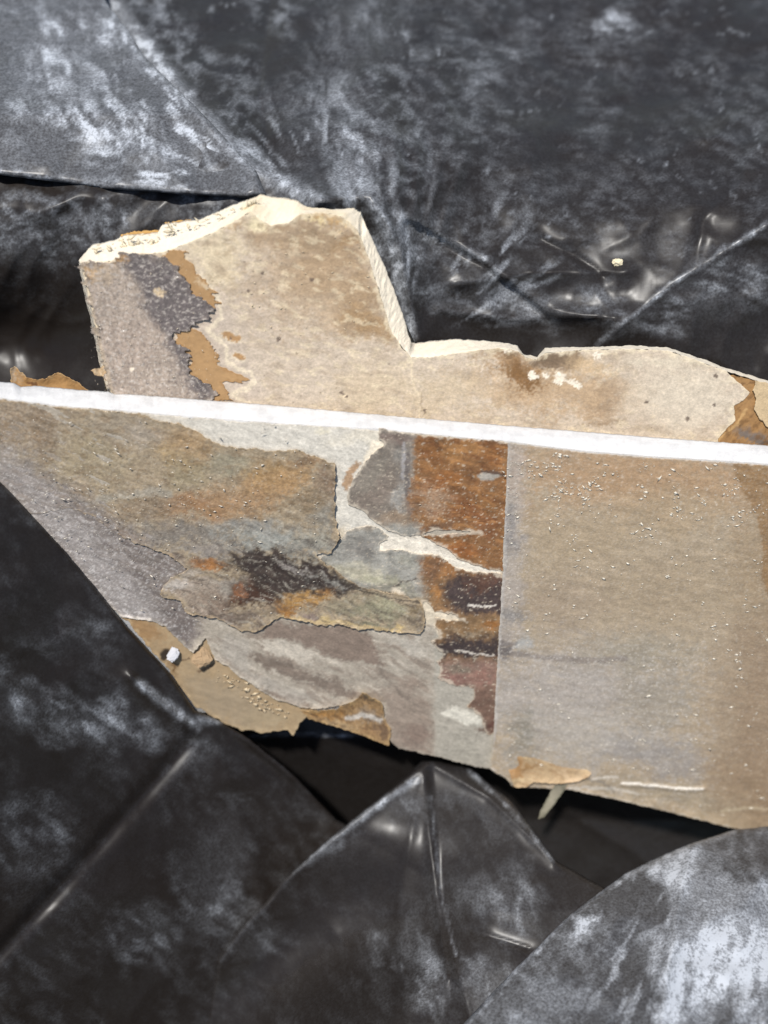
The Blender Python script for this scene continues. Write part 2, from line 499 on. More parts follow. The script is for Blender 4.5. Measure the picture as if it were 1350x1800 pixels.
bag_sheet('bag_fold', [(-420, -420), (120, -420), (185, 0), (250, 95), (335, 180), (450, 300), (468, 344), (440, 349), (200, 333), (0, 307), (-420, 260)],
          w_top, d_top, 4.0, 3, 1, 33, 12, 0.003, 0.004)

# --- left front fold lying over the lower left of the front board
def w_left(x, y, f):
    f = pl_d([(-420, 430), (-100, 742), (0, 848), (215, 1092), (376, 1262), (590, 1440), (900, 1640), (1300, 1900)], x, y)
    w = PF.w(x, y) + 0.005 + 0.00021 * np.clip(f, 0, 900) * (0.6 + 0.4 * sst(0, 300, f))
    w -= 0.0022 * np.exp(-(pl_d([(345, 1290), (250, 1400), (120, 1545), (-60, 1740)], x, y) / 15) ** 2)
    w += tent([(345, 1290), (255, 1215), (230, 1190)], x, y, 0.004, 14)
    w += tent([(380, 1300), (430, 1470), (480, 1640)], x, y, 0.002, 40)
    w -= tent([(400, 1290), (500, 1370), (560, 1440)], x, y, 0.003, 25)
    return w + crumple(x, y, 0.0022, 91) * sst(0, 60, f)
def d_left(x, y, f):  # patchy sheen of the film painted in, with dust
    d = blobs(x, y, [(60, 890, 90, 50, 0.5, 40), (30, 1230, 60, 90, 0.8, -30), (170, 1270, 170, 60, 0.55, 10),
                     (370, 1540, 80, 150, 0.55, 15), (330, 1340, 40, 60, 0.5, 60), (60, 1500, 110, 130, 0.3, 0),
                     (260, 1640, 100, 80, 0.35, 0), (420, 1640, 120, 60, 0.4, 0), (130, 1120, 150, 60, 0.25, 20)], 25) * (0.08 + 1.0 * wisps(x, y, 35, 44, 26, 153, -0.2, 1.3)) * 1.35
    d = d * (1 - 0.9 * np.exp(-(pl_d([(325, 1315), (250, 1405), (120, 1550), (-60, 1745)], x, y) / 13) ** 2))  # shade in the crease painted in as a dark line
    return np.maximum(np.maximum(0.85 * d, 0.008 + 0.055 * wisps(x, y, 40, 40, 26, 160, -0.2, 0.9)), lines(x, y, [([(245, 1200), (300, 1245), (350, 1275)], 7, 0.8), ([(350, 1265), (390, 1262)], 8, 0.8)], 28))
LEFT_FOLD = [(-420, 430), (-100, 742), (0, 848), (110, 965), (215, 1092), (300, 1186), (342, 1248), (376, 1262), (440, 1300), (520, 1366), (590, 1440),
                       (700, 1500), (900, 1640), (900, 2220), (-420, 2220)]
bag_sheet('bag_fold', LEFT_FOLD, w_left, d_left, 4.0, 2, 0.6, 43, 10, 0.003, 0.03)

# --- middle front fold: a cone of film with its peak under the board
def w_mid(x, y, f):
    w = np.interp(y, [1330, 1450, 1600, 1800, 2220], [-0.058, -0.036, -0.010, 0.016, 0.06])
    w = w + tent([(755, 1340), (600, 1460), (500, 1545)], x, y, 0.004, 14)
    w += tent([(755, 1340), (860, 1400), (975, 1512)], x, y, 0.004, 14)
    w -= tent([(760, 1345), (780, 1600), (830, 1800)], x, y, 0.003, 30)
    w += tent([(745, 1360), (765, 1560), (790, 1720)], x, y, 0.003, 12)
    w += tent([(740, 1370), (700, 1600), (720, 1800)], x, y, 0.002, 30)
    w -= tent([(825, 1635), (930, 1668)], x, y, 0.0015, 9)
    w = w + crumple(x, y, 0.0016, 121) * sst(0, 50, f)
    wl = w_left(x, y, np.maximum(sdf(LEFT_FOLD, x, y), 0)) + 0.0006
    dl = pl_d([(560, 1500), (500, 1545), (380, 1690), (300, 1900), (300, 2300)], x, y)
    k = sst(0, 340, dl)
    k = 1 - (1 - k) * (1 - sst(1760, 1360, y))
    return wl * (1 - k) + w * k
def d_mid(x, y, f):
    k = np.maximum(sst(0, 300, pl_d([(560, 1500), (500, 1545), (380, 1690), (300, 1900), (300, 2300)], x, y)), sst(1640, 1400, y))
    return d_left(x, y, f) * (1 - k) + d_mid0(x, y, f) * k
def d_mid0(x, y, f):  # ridge highlights and sheen painted in, with dust
    d = blobs(x, y, [(870, 1590, 130, 60, 0.5, 20), (740, 1690, 40, 130, 0.6, -12), (660, 1660, 60, 50, 0.4, 0),
                     (720, 1420, 60, 40, 0.35, 0), (850, 1720, 60, 70, 0.55, 0), (920, 1560, 80, 60, 0.4, 40)], 35) * (0.15 + 0.9 * wisps(x, y, 70, 50, 22, 155, -0.2, 1.2)) * 1.6
    return np.maximum(np.maximum(0.8 * d, 0.02 + 0.07 * wisps(x, y, 60, 60, 30, 156)), lines(x, y, [([(730, 1370), (640, 1435), (560, 1495), (510, 1530)], 7, 0.9), ([(600, 1480), (545, 1510)], 10, 0.7),
                                     ([(825, 1352), (880, 1405), (930, 1460), (972, 1510)], 4, 0.55), ([(757, 1400), (775, 1560), (800, 1680)], 3, 0.35)], 38))
bag_sheet('bag_fold', [(742, 1338), (775, 1338), (830, 1352), (900, 1410), (975, 1512), (1200, 1640), (1300, 2220), (300, 2220), (380, 1690), (500, 1545), (600, 1458), (680, 1392)],
          w_mid, d_mid, 4.0, 4, 1, 53, 10, 0.003, 0.03)

# --- near fold, lower right, its brightness painted into the colour
def w_right(x, y, f):
    w = np.interp(y, [1400, 1450, 1530, 1610, 1710, 1800, 2220], [-0.048, -0.038, -0.012, 0.006, 0.024, 0.038, 0.10]) + 0.00003 * np.clip(f, 0, 200)
    w += tent([(1215, 1488), (1190, 1600), (1160, 1820)], x, y, 0.004, 30)
    w += tent([(1225, 1484), (1360, 1560), (1500, 1640)], x, y, 0.004, 30)
    return w + crumple(x, y, 0.006, 151) * sst(0, 60, f)
def d_right(x, y, f):
    d = blobs(x, y, [(1270, 1640, 190, 220, 1.0, 0), (1180, 1530, 120, 40, 1.0, -25), (1200, 1720, 60, 180, 1.0, 10), (1000, 1740, 180, 90, 0.6, -40), (1040, 1630, 30, 60, 0.8, 45)], 45)
    d = d * (0.25 + 1.0 * wisps(x, y, 105, 60, 30, 157, -0.6, 1.0))
    d -= 0.75 * blobs(x, y, [(1100, 1590, 70, 55, 1, 0), (1020, 1690, 60, 45, 0.7, -40), (1310, 1500, 70, 30, 0.6, 20), (1090, 1760, 60, 60, 0.6, 0)], 46)
    d = np.maximum(d, 0.30 * rays(x, y, 1222, 1478, 46, 225, 350, 200, 560, 53))
    return np.maximum(np.maximum(1.75 * d, 0.12 + 0.25 * wisps(x, y, 60, 34, 24, 158)), lines(x, y, [([(815, 1803), (900, 1712), (1000, 1612), (1100, 1537), (1220, 1484), (1290, 1462)], 7, 1.3)], 48))  # bright rim of the fold painted in along its edge
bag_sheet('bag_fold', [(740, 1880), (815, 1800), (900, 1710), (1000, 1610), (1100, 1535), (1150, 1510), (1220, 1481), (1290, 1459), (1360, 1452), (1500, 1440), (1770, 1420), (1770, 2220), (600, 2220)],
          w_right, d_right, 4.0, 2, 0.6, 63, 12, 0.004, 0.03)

# ================================================================== FRONT BOARD
front = thing('plasterboard_piece', 'long water stained plasterboard piece with peeling paper and clean white cut top edge', 'plasterboard',
              tuple(P3(np.array(700.0), np.array(1330.0), PF.w(np.array(700.0), np.array(1330.0)))))
T = 0.0125
TOPF = [(-260, 676), (-80, 693), (0, 699), (107, 713), (213, 721), (300, 729), (400, 737), (480, 743), (575, 749), (660, 753), (727, 760), (830, 770), (883, 774),
        (950, 783), (1035, 793), (1150, 802), (1265, 809), (1350, 815), (1560, 832)]
TOPB = [(-260, 648), (0, 671), (25, 673), (37, 680), (60, 678), (150, 686), (190, 688), (202, 693), (215, 692), (300, 698), (373, 704), (480, 712), (680, 730), (880, 747), (1180, 771), (1350, 783), (1560, 800)]

def gypsum_slab():
    tf = np.array(TOPF, float); tb = np.array(TOPB, float)
    xs = np.arange(-250, 1550, 2.0)
    nrow = 12
    V = []; C = []
    for j in range(nrow):
        t = j / (nrow - 1)
        yf = np.interp(xs, tf[:, 0], tf[:, 1]) + 1.3 * fbm(xs / 18, xs * 0 + 3, 4, 5, 0.6)
        yb = np.interp(xs, tb[:, 0], tb[:, 1]) + 1.3 * fbm(xs / 16, xs * 0 + 8, 4, 9, 0.6)
        pf = P3(xs, yf, PF.w(xs, yf, np.zeros_like(xs)))
        pb = P3(xs, yb, PF.w(xs, yb, np.zeros_like(xs) - T))
        e = 0.5 * W + 0.866 * U
        bulge = 0.0006 * math.sin(math.pi * t) + 0.00022 * fbm(xs / 14, xs * 0 + t * 3, 4, 19, 0.6) * math.sin(math.pi * t)
        V.append(pf * (1 - t) + pb * t + bulge[:, None] * e)
        c = lin((218, 217, 215)) * KA + 0 * xs[:, None]
        c = c * (1 + 0.28 * fbm(xs / 40, xs * 0 + t * 2.2, 5, 29, 0.65))[:, None]
        C.append(c)
    n = len(xs)
    # underside rows: back face bottom and front face bottom close the slab
    yl = np.interp(xs, [-250, 0, 350, 540, 640, 760, 860, 905, 1000, 1285, 1550], [1200, 1240, 1255, 1262, 1288, 1328, 1350, 1378, 1384, 1450, 1510]) - 3
    zb = P3(xs, yl, PF.w(xs, yl, np.zeros_like(xs) - T)); zf = P3(xs, yl, PF.w(xs, yl, np.zeros_like(xs)))
    V += [zb, zf, V[0]]
    C += [C[0]] * 3
    V = np.array(V); C = np.array(C)
    R = V.shape[0]
    idx = np.arange(R * n).reshape(R, n)
    q = np.stack([idx[:-1, :-1].ravel(), idx[:-1, 1:].ravel(), idx[1:, 1:].ravel(), idx[1:, :-1].ravel()], 1)
    C = C.reshape(-1, 3)
    return mesh_obj('gypsum_core', V.reshape(-1, 3), q, M_GYP, front, {'Col': C, 'Rg': np.full(len(C), 0.9), 'Gl': np.zeros(len(C))}, label='bright white cut edge of the core')
gypsum_slab()

def edge_tint(p, f, col, wd=5, a=0.5):  # tints the torn edge, where the paper fibres show
    p.mix(a * (1 - sst(0, wd, f + 2.0 * p.w2[0] * wd)), col)

# --- kraft layer bared in the lower left
def paint_kraft(x, y, f):
    p = Paint(x, y, (172, 148, 114), 11)
    p.blob(250, 1115, 55, 40, (160, 126, 86), 0.9, 45)
    p.blob(400, 1240, 110, 50, (160, 143, 118), 0.8, 25)
    p.blob(480, 1265, 60, 18, (172, 153, 122), 0.8, 10)
    p.blob(296, 1185, 16, 24, (110, 78, 40), 0.9, 0, 10)
    p.blob(290, 1152, 14, 9, (40, 30, 22), 0.95, -30, 6, 2, 0.4)  # hole: its dark shade painted into the kraft
    p.line([(320, 1160), (332, 1156)], 2.5, (90, 70, 50), 0.8)
    p.line([(350, 1180), (362, 1174), (376, 1166)], 4, (90, 62, 38), 0.7)
    p.mod(0.10, 25, 25)
    edge_tint(p, f, (205, 180, 140), 6, 0.5)
    return p
layer('kraft_backing', front, PF, [(150, 1000), (215, 1086), (300, 1178), (312, 1202), (341, 1240), (372, 1258), (422, 1284), (440, 1282), (459, 1290), (481, 1285), (507, 1283), (516, 1294), (526, 1272), (541, 1258), (570, 1230), (480, 1120), (380, 1060)],
      0.0002, paint_kraft, M_KRAFT, wa=4, wb=3, seed=12, relief=0.0003, thick=0.003, label='bare brown kraft layer at the lower left')

# --- backing paper under the peeled layers
def paint_base(x, y, f):
    p = Paint(x, y, (166, 156, 140), 21)
    p.poly([(200, 720), (700, 720), (700, 990), (560, 990), (560, 860), (250, 800)], (205, 198, 184), 30, 20, 4)
    p.blob(640, 770, 60, 20, (218, 208, 188), 0.8); p.blob(570, 760, 16, 6, (225, 215, 190), 0.8)
    p.blob(600, 950, 22, 30, (196, 182, 158), 0.8)
    p.poly([(603, 850), (612, 822), (626, 810), (632, 816), (622, 830), (612, 862), (606, 866)], (168, 138, 108), 2, 6, 3)
    p.poly([(640, 800), (655, 775), (672, 770), (680, 785), (660, 800), (640, 830), (630, 835)], (228, 215, 192), 3, 6, 3)
    p.poly([(660, 930), (720, 940), (880, 1000), (880, 1020), (780, 1000), (660, 975)], (222, 212, 194), 8)
    p.poly([(735, 1040), (775, 1075), (830, 1090), (770, 1120), (745, 1110)], (210, 196, 172), 6)
    # shiny grey sheet on the left
    sh = [(-280, 640), (-100, 690), (200, 900), (420, 1000), (350, 1100), (330, 1142), (270, 1092), (200, 1085), (-280, 760)]
    m = p.poly(sh, (124, 114, 106), 14, 12, 3)
    p.blob(30, 780, 130, 90, (134, 120, 104), 0.8, 30)
    p.streak((150, 142, 136), 40, 8, 28, 0.0, 0.5, 0.7, 5, m)
    p.streak((98, 88, 84), 50, 8, 28, 0.05, 0.5, 0.6, 9, m)
    p.blob(320, 1090, 50, 40, (108, 98, 92), 0.8, 40)
    p.line([(-20, 830), (110, 950), (225, 1080)], 70, (160, 153, 148), 0.6, 20, 8); p.streak((212, 206, 200), 20, 3.5, 26, 0.12, 0.6, 0.8, 14, np.exp(-pl_d([(-20, 840), (110, 965), (225, 1087)], x, y) / 45))  # silvery sheen near the edge painted as pale band and streaks
    p.line([(200, 1080), (225, 1084), (262, 1091)], 5, (215, 205, 195), 0.9, 3)  # glint on the sheet's rim painted in as a pale line
    p.gl = np.maximum(p.gl, 0.55 * m); p.rough -= 0.3 * m
    # lower grey-brown sheet
    lo = [(350, 1090), (480, 1080), (760, 1100), (765, 1340), (700, 1330), (520, 1260), (380, 1170)]
    m2 = sst(-12, 12, sdf(lo, *p.wx(8, 3)))
    p.mix(m2, (160, 150, 135))
    p.streak((134, 120, 106), 70, 16, 24, -0.1, 0.4, 0.75, 31, m2)
    p.streak((182, 172, 156), 60, 10, 24, 0.1, 0.5, 0.8, 37, m2)
    p.poly([(462, 1092), (560, 1098), (650, 1112), (664, 1150), (664, 1178), (600, 1160), (520, 1128), (468, 1120)], (126, 110, 97), 4, 16, 7, 0.95)
    p.poly([(436, 1144), (470, 1152), (560, 1186), (655, 1222), (640, 1228), (540, 1204), (460, 1172)], (112, 98, 86), 5, 16, 7, 0.85)
    p.poly([(458, 1126), (500, 1130), (556, 1150), (540, 1160), (500, 1154), (470, 1142)], (190, 180, 164), 4, 14, 6, 0.85)
    p.poly([(450, 1208), (500, 1218), (552, 1240), (548, 1249), (500, 1240)], (114, 98, 84), 5, 16, 7, 0.9)
    p.poly([(390, 1110), (440, 1130), (440, 1180), (560, 1230), (520, 1240), (430, 1190), (380, 1150)], (164, 156, 144), 8, 14, 5, 0.6)
    p.poly([(676, 1220), (720, 1190), (762, 1240), (764, 1335), (690, 1310)], (136, 120, 106), 18, 20, 8, 0.75)
    p.blob(735, 1300, 26, 30, (122, 104, 92), 0.7)
    p.line([(662, 1175), (700, 1215), (720, 1230)], 4, (118, 106, 94), 0.6)
    # pale strip beside the stain
    p.poly([(762, 1110), (840, 1190), (875, 1290), (864, 1360), (766, 1345)], (164, 157, 143), 6, 6, 3)
    p.blob(815, 1320, 40, 30, (156, 150, 136), 0.7)
    p.blob(720, 1135, 40, 14, (186, 178, 164), 0.6)
    p.poly([(774, 1252), (800, 1243), (838, 1256), (853, 1274), (845, 1278), (812, 1274)], (206, 200, 184), 3, 8, 5)
    p.blob(848, 1287, 16, 5, (96, 78, 66), 0.9, 10, 8)
    p.mod(0.16, 30, 10, 24, 7); p.mod(0.18, 8, 4, 24, 8, 3)
    p.streak((196, 190, 184), 8, 3, 26, 0.18, 0.55, 0.6, 12, m)  # silvery sheen of the grey sheet painted as fine pale streaks
    edge_tint(p, f, (196, 184, 164), 4, 0.35)
    return p
BASE = [(-260, 679), (-80, 696), (0, 702), (107, 715), (213, 723), (300, 731), (400, 739), (480, 745), (575, 751), (660, 756), (727, 762), (830, 772), (883, 776), (900, 780), (905, 1385),
        (890, 1370), (862, 1352), (820, 1344), (760, 1328), (700, 1316), (681, 1296), (672, 1240), (640, 1222), (615, 1236), (555, 1248), (526, 1244), (481, 1227), (456, 1213), (422, 1190), (400, 1172), (377, 1160), (372, 1142),
        (362, 1122), (339, 1146), (326, 1138), (311, 1122), (289, 1101), (267, 1091), (214, 1086), (100, 990), (0, 900), (-260, 700)]
def curl_base(x, y, f):
    m = sst(1060, 1140, y) * sst(700, 600, x)
    return 0.0016 * m * np.exp(-f / 10.0) * (0.6 + 0.8 * fbm(x / 30, y / 30, 3, 4))
layer('base_paper', front, PF, BASE, 0.0006, paint_base, M_PAPER, wa=3, wb=2.5, seed=14, curl=curl_base, gain=1.16, relief=0.00025, rs=(60, 14, 24))

# --- stained paper right of the vertical tear, upper and lower pieces
def curl_edge(amt, wd, seed=3):
    return lambda x, y, f: amt * np.exp(-f / wd) * np.clip(0.5 + 1.1 * fbm(x / 28, y / 28, 3, seed), 0, 2)
def paint_stain(x, y, f):
    p = Paint(x, y, (142, 108, 72), 31)
    # grey left part
    p.poly([(560, 740), (735, 740), (728, 925), (600, 925)], (132, 122, 110), 12, 14, 5)
    p.blob(690, 772, 45, 18, (116, 100, 90), 0.9)
    p.blob(660, 860, 40, 50, (124, 110, 98), 0.7, 60); p.blob(705, 870, 16, 34, (156, 152, 144), 0.8, 10)
    p.blob(650, 840, 20, 40, (140, 132, 118), 0.6, 40); p.blob(700, 810, 20, 26, (138, 134, 126), 0.7)
    p.line([(716, 800), (714, 850), (722, 900)], 7, (96, 88, 84), 0.8); p.line([(710, 780), (706, 840)], 5, (165, 160, 158), 0.7)
    p.blob(700, 915, 50, 18, (150, 128, 104), 0.8)
    # rusty strip
    rust = [(738, 758), (900, 765), (892, 1010), (742, 1010), (728, 930), (726, 850)]
    m = p.poly(rust, (132, 94, 58), 7, 20, 9)
    p.blob(815, 790, 60, 26, (158, 114, 68), 0.85); p.blob(870, 800, 20, 30, (120, 76, 38), 0.8); p.blob(765, 800, 20, 30, (132, 86, 44), 0.7)
    p.blob(762, 876, 40, 40, (162, 134, 108), 0.95); p.blob(800, 860, 50, 12, (110, 74, 42), 0.8, 20); p.blob(770, 780, 26, 10, (112, 80, 50), 0.8); p.blob(845, 890, 16, 30, (108, 72, 42), 0.7); p.blob(820, 905, 40, 30, (124, 78, 42), 0.9, 30); p.blob(785, 845, 40, 24, (150, 96, 46), 0.7)
    p.blob(862, 880, 25, 26, (150, 106, 62), 0.7); p.blob(855, 930, 34, 26, (134, 92, 60), 0.8)
    p.streak((112, 68, 34), 50, 12, 15, 0.05, 0.5, 0.6, 41, m); p.streak((176, 126, 76), 44, 10, 20, 0.1, 0.5, 0.5, 43, m)
    p.poly([(838, 836), (850, 830), (872, 831), (882, 835), (868, 843), (846, 844)], (160, 152, 140), 2, 3, 2)
    p.line([(846, 829), (868, 829), (884, 834)], 3.5, (82, 66, 56), 0.85, 2)
    p.blob(760, 930, 40, 12, (102, 76, 56), 0.85, -10)
    # lower piece
    p.poly([(560, 925), (735, 925), (740, 990), (745, 1060), (560, 1060)], (150, 146, 136), 10, 12, 5)
    p.blob(625, 1000, 50, 18, (186, 178, 154), 0.9, 10); p.blob(665, 1020, 50, 14, (182, 176, 148), 0.8, 10); p.blob(715, 985, 20, 14, (168, 164, 148), 0.7)
    p.blob(640, 955, 40, 16, (132, 126, 118), 0.7); p.blob(690, 1040, 50, 20, (126, 120, 104), 0.7); p.blob(720, 1060, 30, 14, (160, 132, 90), 0.7)
    p.blob(805, 968, 40, 18, (146, 90, 44), 0.8); p.blob(760, 1000, 18, 34, (112, 84, 62), 0.7); p.blob(790, 1005, 24, 16, (160, 112, 66), 0.8); p.blob(765, 1035, 16, 14, (168, 118, 66), 0.8)
    p.poly([(776, 1030), (800, 1014), (890, 1014), (890, 1092), (815, 1078), (784, 1062)], (70, 57, 53), 15, 24, 10)
    p.blob(850, 1025, 34, 14, (96, 66, 50), 0.7)
    p.poly([(760, 1080), (890, 1085), (890, 1128), (766, 1122)], (132, 104, 72), 8, 10, 5); p.blob(860, 1105, 22, 12, (152, 98, 42), 0.8); p.blob(785, 1100, 16, 12, (122, 92, 60), 0.8); p.blob(815, 1118, 30, 6, (168, 150, 124), 0.7)
    p.poly([(750, 1128), (780, 1122), (890, 1124), (890, 1160), (830, 1158), (760, 1158)], (62, 51, 48), 11, 18, 9)
    p.poly([(760, 1160), (890, 1160), (890, 1215), (770, 1210)], (134, 108, 94), 8, 10, 5); p.blob(800, 1190, 30, 14, (124, 90, 80), 0.7); p.blob(850, 1190, 20, 20, (140, 102, 88), 0.7); p.blob(812, 1168, 30, 8, (124, 112, 96), 0.8)
    p.poly([(815, 1208), (890, 1205), (880, 1300), (840, 1296)], (112, 88, 74), 8, 10, 5); p.blob(858, 1275, 8, 18, (90, 58, 50), 0.8)
    p.line([(684, 1044), (692, 1032), (706, 1024), (732, 1018)], 2.2, (78, 70, 62), 0.85, 5)  # crack shade drawn into the colour as a thin dark line
    p.blob(700, 1040, 14, 5, (206, 192, 170), 0.8, 20, 8, 3, 0.3)
    p.line([(824, 1063), (850, 1066), (870, 1065)], 2.2, (214, 204, 190), 0.9, 3)
    p.line([(800, 1143), (818, 1145), (842, 1150), (868, 1153)], 2.2, (206, 196, 182), 0.9, 4)
    p.streak((200, 186, 164), 12, 3, 10, 0.42, 0.6, 0.6, 47)
    p.mod(0.28, 22, 9, 8, 17); p.mod(0.20, 7, 4, 8, 18, 3); p.mod(0.22, 50, 30, 0, 19, 3)
    p.streak((196, 176, 150), 8, 4, 8, 0.30, 0.6, 0.6, 48, np.maximum(0.25, np.exp(-(((x - 768) / 40) ** 2 + ((y - 880) / 40) ** 2))))
    edge_tint(p, f, (214, 200, 178), 4, 0.6)
    p.rough[:] = 0.55; p.gl[:] = 0.22
    return p
layer('torn_paper', front, PF, [(664, 753), (727, 764), (883, 776), (900, 780), (896, 1004), (858, 1001), (835, 994), (808, 984), (786, 964), (765, 955), (739, 942), (770, 941), (800, 938), (846, 938), (801, 931), (765, 932), (739, 940),
      (708, 942), (685, 935), (670, 925), (650, 912), (639, 898), (614, 889), (611, 873), (621, 842), (643, 812), (664, 790), (678, 782), (668, 772)],
      0.0008, paint_stain, M_PAPER, thick=0.0002, wa=2, wb=3, seed=24, gain=1.12, curl=curl_edge(0.0002, 8), label='rusty brown stained paper beside the tear')
layer('torn_paper', front, PF, [(560, 985), (593, 954), (616, 931), (647, 923), (670, 931), (685, 943), (668, 955), (667, 968), (700, 966), (735, 973), (770, 975), (801, 998), (835, 1006), (860, 1008), (895, 1012), (885, 1180), (874, 1290), (856, 1293), (846, 1259),
      (819, 1241), (831, 1230), (833, 1211), (807, 1206), (770, 1194), (774, 1174), (767, 1163), (782, 1150), (767, 1141), (757, 1128), (774, 1119), (765, 1096), (766, 1086), (790, 1091), (816, 1088), (790, 1078), (763, 1074), (756, 1062), (742, 1055), (740, 1095), (700, 1100), (560, 1060)],
      0.0008, paint_stain, M_PAPER, thick=0.0002, wa=2.5, wb=4, seed=27, gain=1.15, curl=curl_edge(0.0002, 8, 5), label='dark banded stained paper below the tear')

# --- big ochre and grey sheet on the left
def paint_left(x, y, f):
    p = Paint(x, y, (156, 139, 114), 41)
    p.blob(-20, 740, 160, 70, (146, 128, 106), 0.9); p.poly([(52, 715), (110, 712), (104, 780), (92, 815), (70, 800), (55, 770)], (134, 116, 94), 5, 10, 4, 0.8)
    p.line([(110, 712), (106, 760), (100, 830)], 5, (164, 148, 124), 0.7)
    p.blob(60, 850, 120, 50, (134, 124, 114), 0.9, 35)
    p.blob(160, 800, 70, 60, (154, 139, 112), 0.9); p.blob(210, 750, 70, 24, (150, 136, 116), 0.8); p.blob(260, 770, 40, 22, (158, 146, 130), 0.8)
    p.blob(330, 780, 60, 40, (162, 134, 98), 0.85, 20); p.blob(330, 830, 50, 40, (148, 134, 106), 0.8); p.blob(290, 800, 30, 20, (166, 140, 100), 0.6)
    p.blob(410, 820, 50, 28, (146, 138, 116), 0.85, 10); p.blob(470, 840, 50, 36, (160, 128, 84), 0.8, -20)
    p.blob(505, 845, 55, 36, (170, 136, 94), 0.9, -10); p.blob(540, 810, 40, 16, (134, 108, 80), 0.85); p.blob(575, 850, 22, 40, (128, 108, 88), 0.9)
    p.blob(400, 885, 110, 36, (160, 128, 94), 0.9, -12); p.blob(330, 890, 60, 26, (150, 114, 80), 0.85); p.blob(260, 890, 60, 26, (134, 116, 94), 0.85)
    p.line([(170, 880), (210, 865), (300, 868)], 10, (166, 158, 142), 0.7, 10)
    p.poly([(178, 912), (210, 925), (262, 952), (230, 950), (180, 930)], (178, 146, 106), 6, 8, 4, 0.9)
    p.blob(570, 910, 26, 40, (134, 128, 116), 0.9); p.blob(540, 880, 40, 16, (128, 110, 86), 0.8, -20); p.blob(460, 900, 50, 14, (150, 122, 90), 0.7, -15)
    p.blob(330, 940, 130, 26, (126, 118, 108), 0.95, 5); p.blob(470, 945, 110, 30, (150, 150, 142), 0.9, 10); p.blob(430, 925, 60, 14, (140, 136, 128), 0.8)
    p.blob(560, 955, 40, 18, (146, 142, 128), 0.8); p.blob(540, 965, 60, 12, (128, 124, 114), 0.8); p.blob(370, 965, 80, 10, (142, 134, 126), 0.7)
    p.poly([(400, 985), (440, 968), (500, 978), (560, 990), (600, 1012), (650, 1040), (600, 1050), (530, 1030), (480, 1020), (430, 1010)], (50, 40, 34), 10, 20, 12)
    p.blob(450, 1040, 60, 26, (64, 46, 36), 0.9, 15, 30, 14); p.blob(560, 1020, 60, 20, (66, 54, 46), 0.8, 25, 30, 14)
    p.blob(500, 1010, 110, 34, (60, 48, 40), 0.9, 18, 34, 16)
    p.blob(368, 990, 32, 11, (152, 104, 58), 0.95, 8, 10, 4, 0.5)
    p.blob(310, 985, 40, 14, (118, 104, 92), 0.8); p.blob(335, 1000, 34, 10, (164, 152, 138), 0.8)
    p.poly([(280, 1036), (300, 1020), (350, 1015), (410, 1020), (400, 1060), (420, 1100), (340, 1085), (318, 1058)], (150, 134, 118), 8, 14, 6, 0.9)
    p.blob(310, 1030, 34, 12, (180, 168, 156), 0.8, -10)
    p.blob(380, 1050, 50, 20, (122, 104, 88), 0.8); p.blob(395, 1025, 40, 10, (150, 142, 130), 0.7)
    p.blob(445, 1045, 40, 24, (72, 46, 30), 0.95); p.blob(425, 1038, 10, 10, (134, 86, 54), 0.9); p.blob(500, 1025, 50, 12, (96, 82, 74), 0.8)
    p.blob(540, 1055, 40, 16, (164, 122, 64), 0.95); p.blob(505, 1072, 24, 12, (140, 98, 46), 0.9); p.blob(570, 1045, 20, 8, (136, 96, 54), 0.8)
    p.blob(560, 1022, 50, 9, (150, 148, 138), 0.8, 20); p.blob(510, 1003, 40, 7, (136, 130, 126), 0.7, 10)
    p.blob(420, 1090, 70, 18, (108, 94, 82), 0.9, 15); p.blob(470, 1075, 30, 12, (130, 112, 92), 0.7)
    p.blob(590, 1070, 34, 12, (134, 124, 102), 0.8); p.blob(545, 1085, 20, 8, (124, 106, 98), 0.8)
    p.blob(600, 1020, 30, 14, (120, 112, 96), 0.8, 20); p.blob(630, 1040, 30, 10, (84, 74, 64), 0.8, 30)
    p.blob(660, 1075, 60, 16, (132, 128, 104), 0.85, 8); p.blob(685, 1062, 40, 16, (166, 160, 130), 0.85, 10); p.blob(730, 1095, 26, 14, (96, 84, 70), 0.9); p.blob(735, 1068, 20, 12, (118, 100, 72), 0.8)
    p.blob(650, 1098, 50, 7, (100, 100, 78), 0.7, 5)
    p.line([(490, 1082), (526, 1089), (574, 1097), (596, 1092), (640, 1102), (680, 1106)], 5, (196, 170, 122), 0.7, 6)
    p.blob(572, 1090, 16, 7, (204, 178, 126), 0.8, 10, 8); p.blob(692, 1106, 12, 5, (206, 178, 120), 0.8)
    p.poly([(405, 985), (445, 970), (500, 980), (560, 994), (605, 1016), (640, 1034), (600, 1044), (540, 1034), (500, 1046), (455, 1064), (425, 1050), (440, 1022)], (54, 43, 37), 9, 26, 14, 0.88)
    p.blob(515, 1000, 40, 6, (142, 134, 126), 0.75, 15, 20, 10); p.blob(575, 1024, 40, 7, (150, 146, 136), 0.7, 22, 20, 10)
    p.blob(448, 1046, 34, 20, (70, 44, 28), 0.9, 10); p.blob(424, 1038, 11, 10, (140, 96, 66), 0.85); p.blob(500, 1068, 22, 14, (148, 104, 52), 0.85); p.blob(540, 1054, 34, 13, (172, 132, 78), 0.9)
    p.blob(620, 998, 22, 10, (176, 170, 154), 0.7, 20); p.blob(600, 985, 16, 8, (158, 154, 142), 0.7)
    p.blob(300, 1030, 30, 12, (190, 180, 168), 0.8, -10, 20, 10); p.blob(350, 1035, 40, 14, (160, 146, 130), 0.7)
    m = p.poly([(-300, 770), (-60, 800), (80, 850), (190, 900), (260, 950), (190, 960), (-300, 940)], (126, 116, 109), 22, 16, 6, 0.95)
    p.streak((172, 166, 162), 22, 5, 26, 0.05, 0.5, 0.7, 49, m)
    m = sst(880, 960, y)
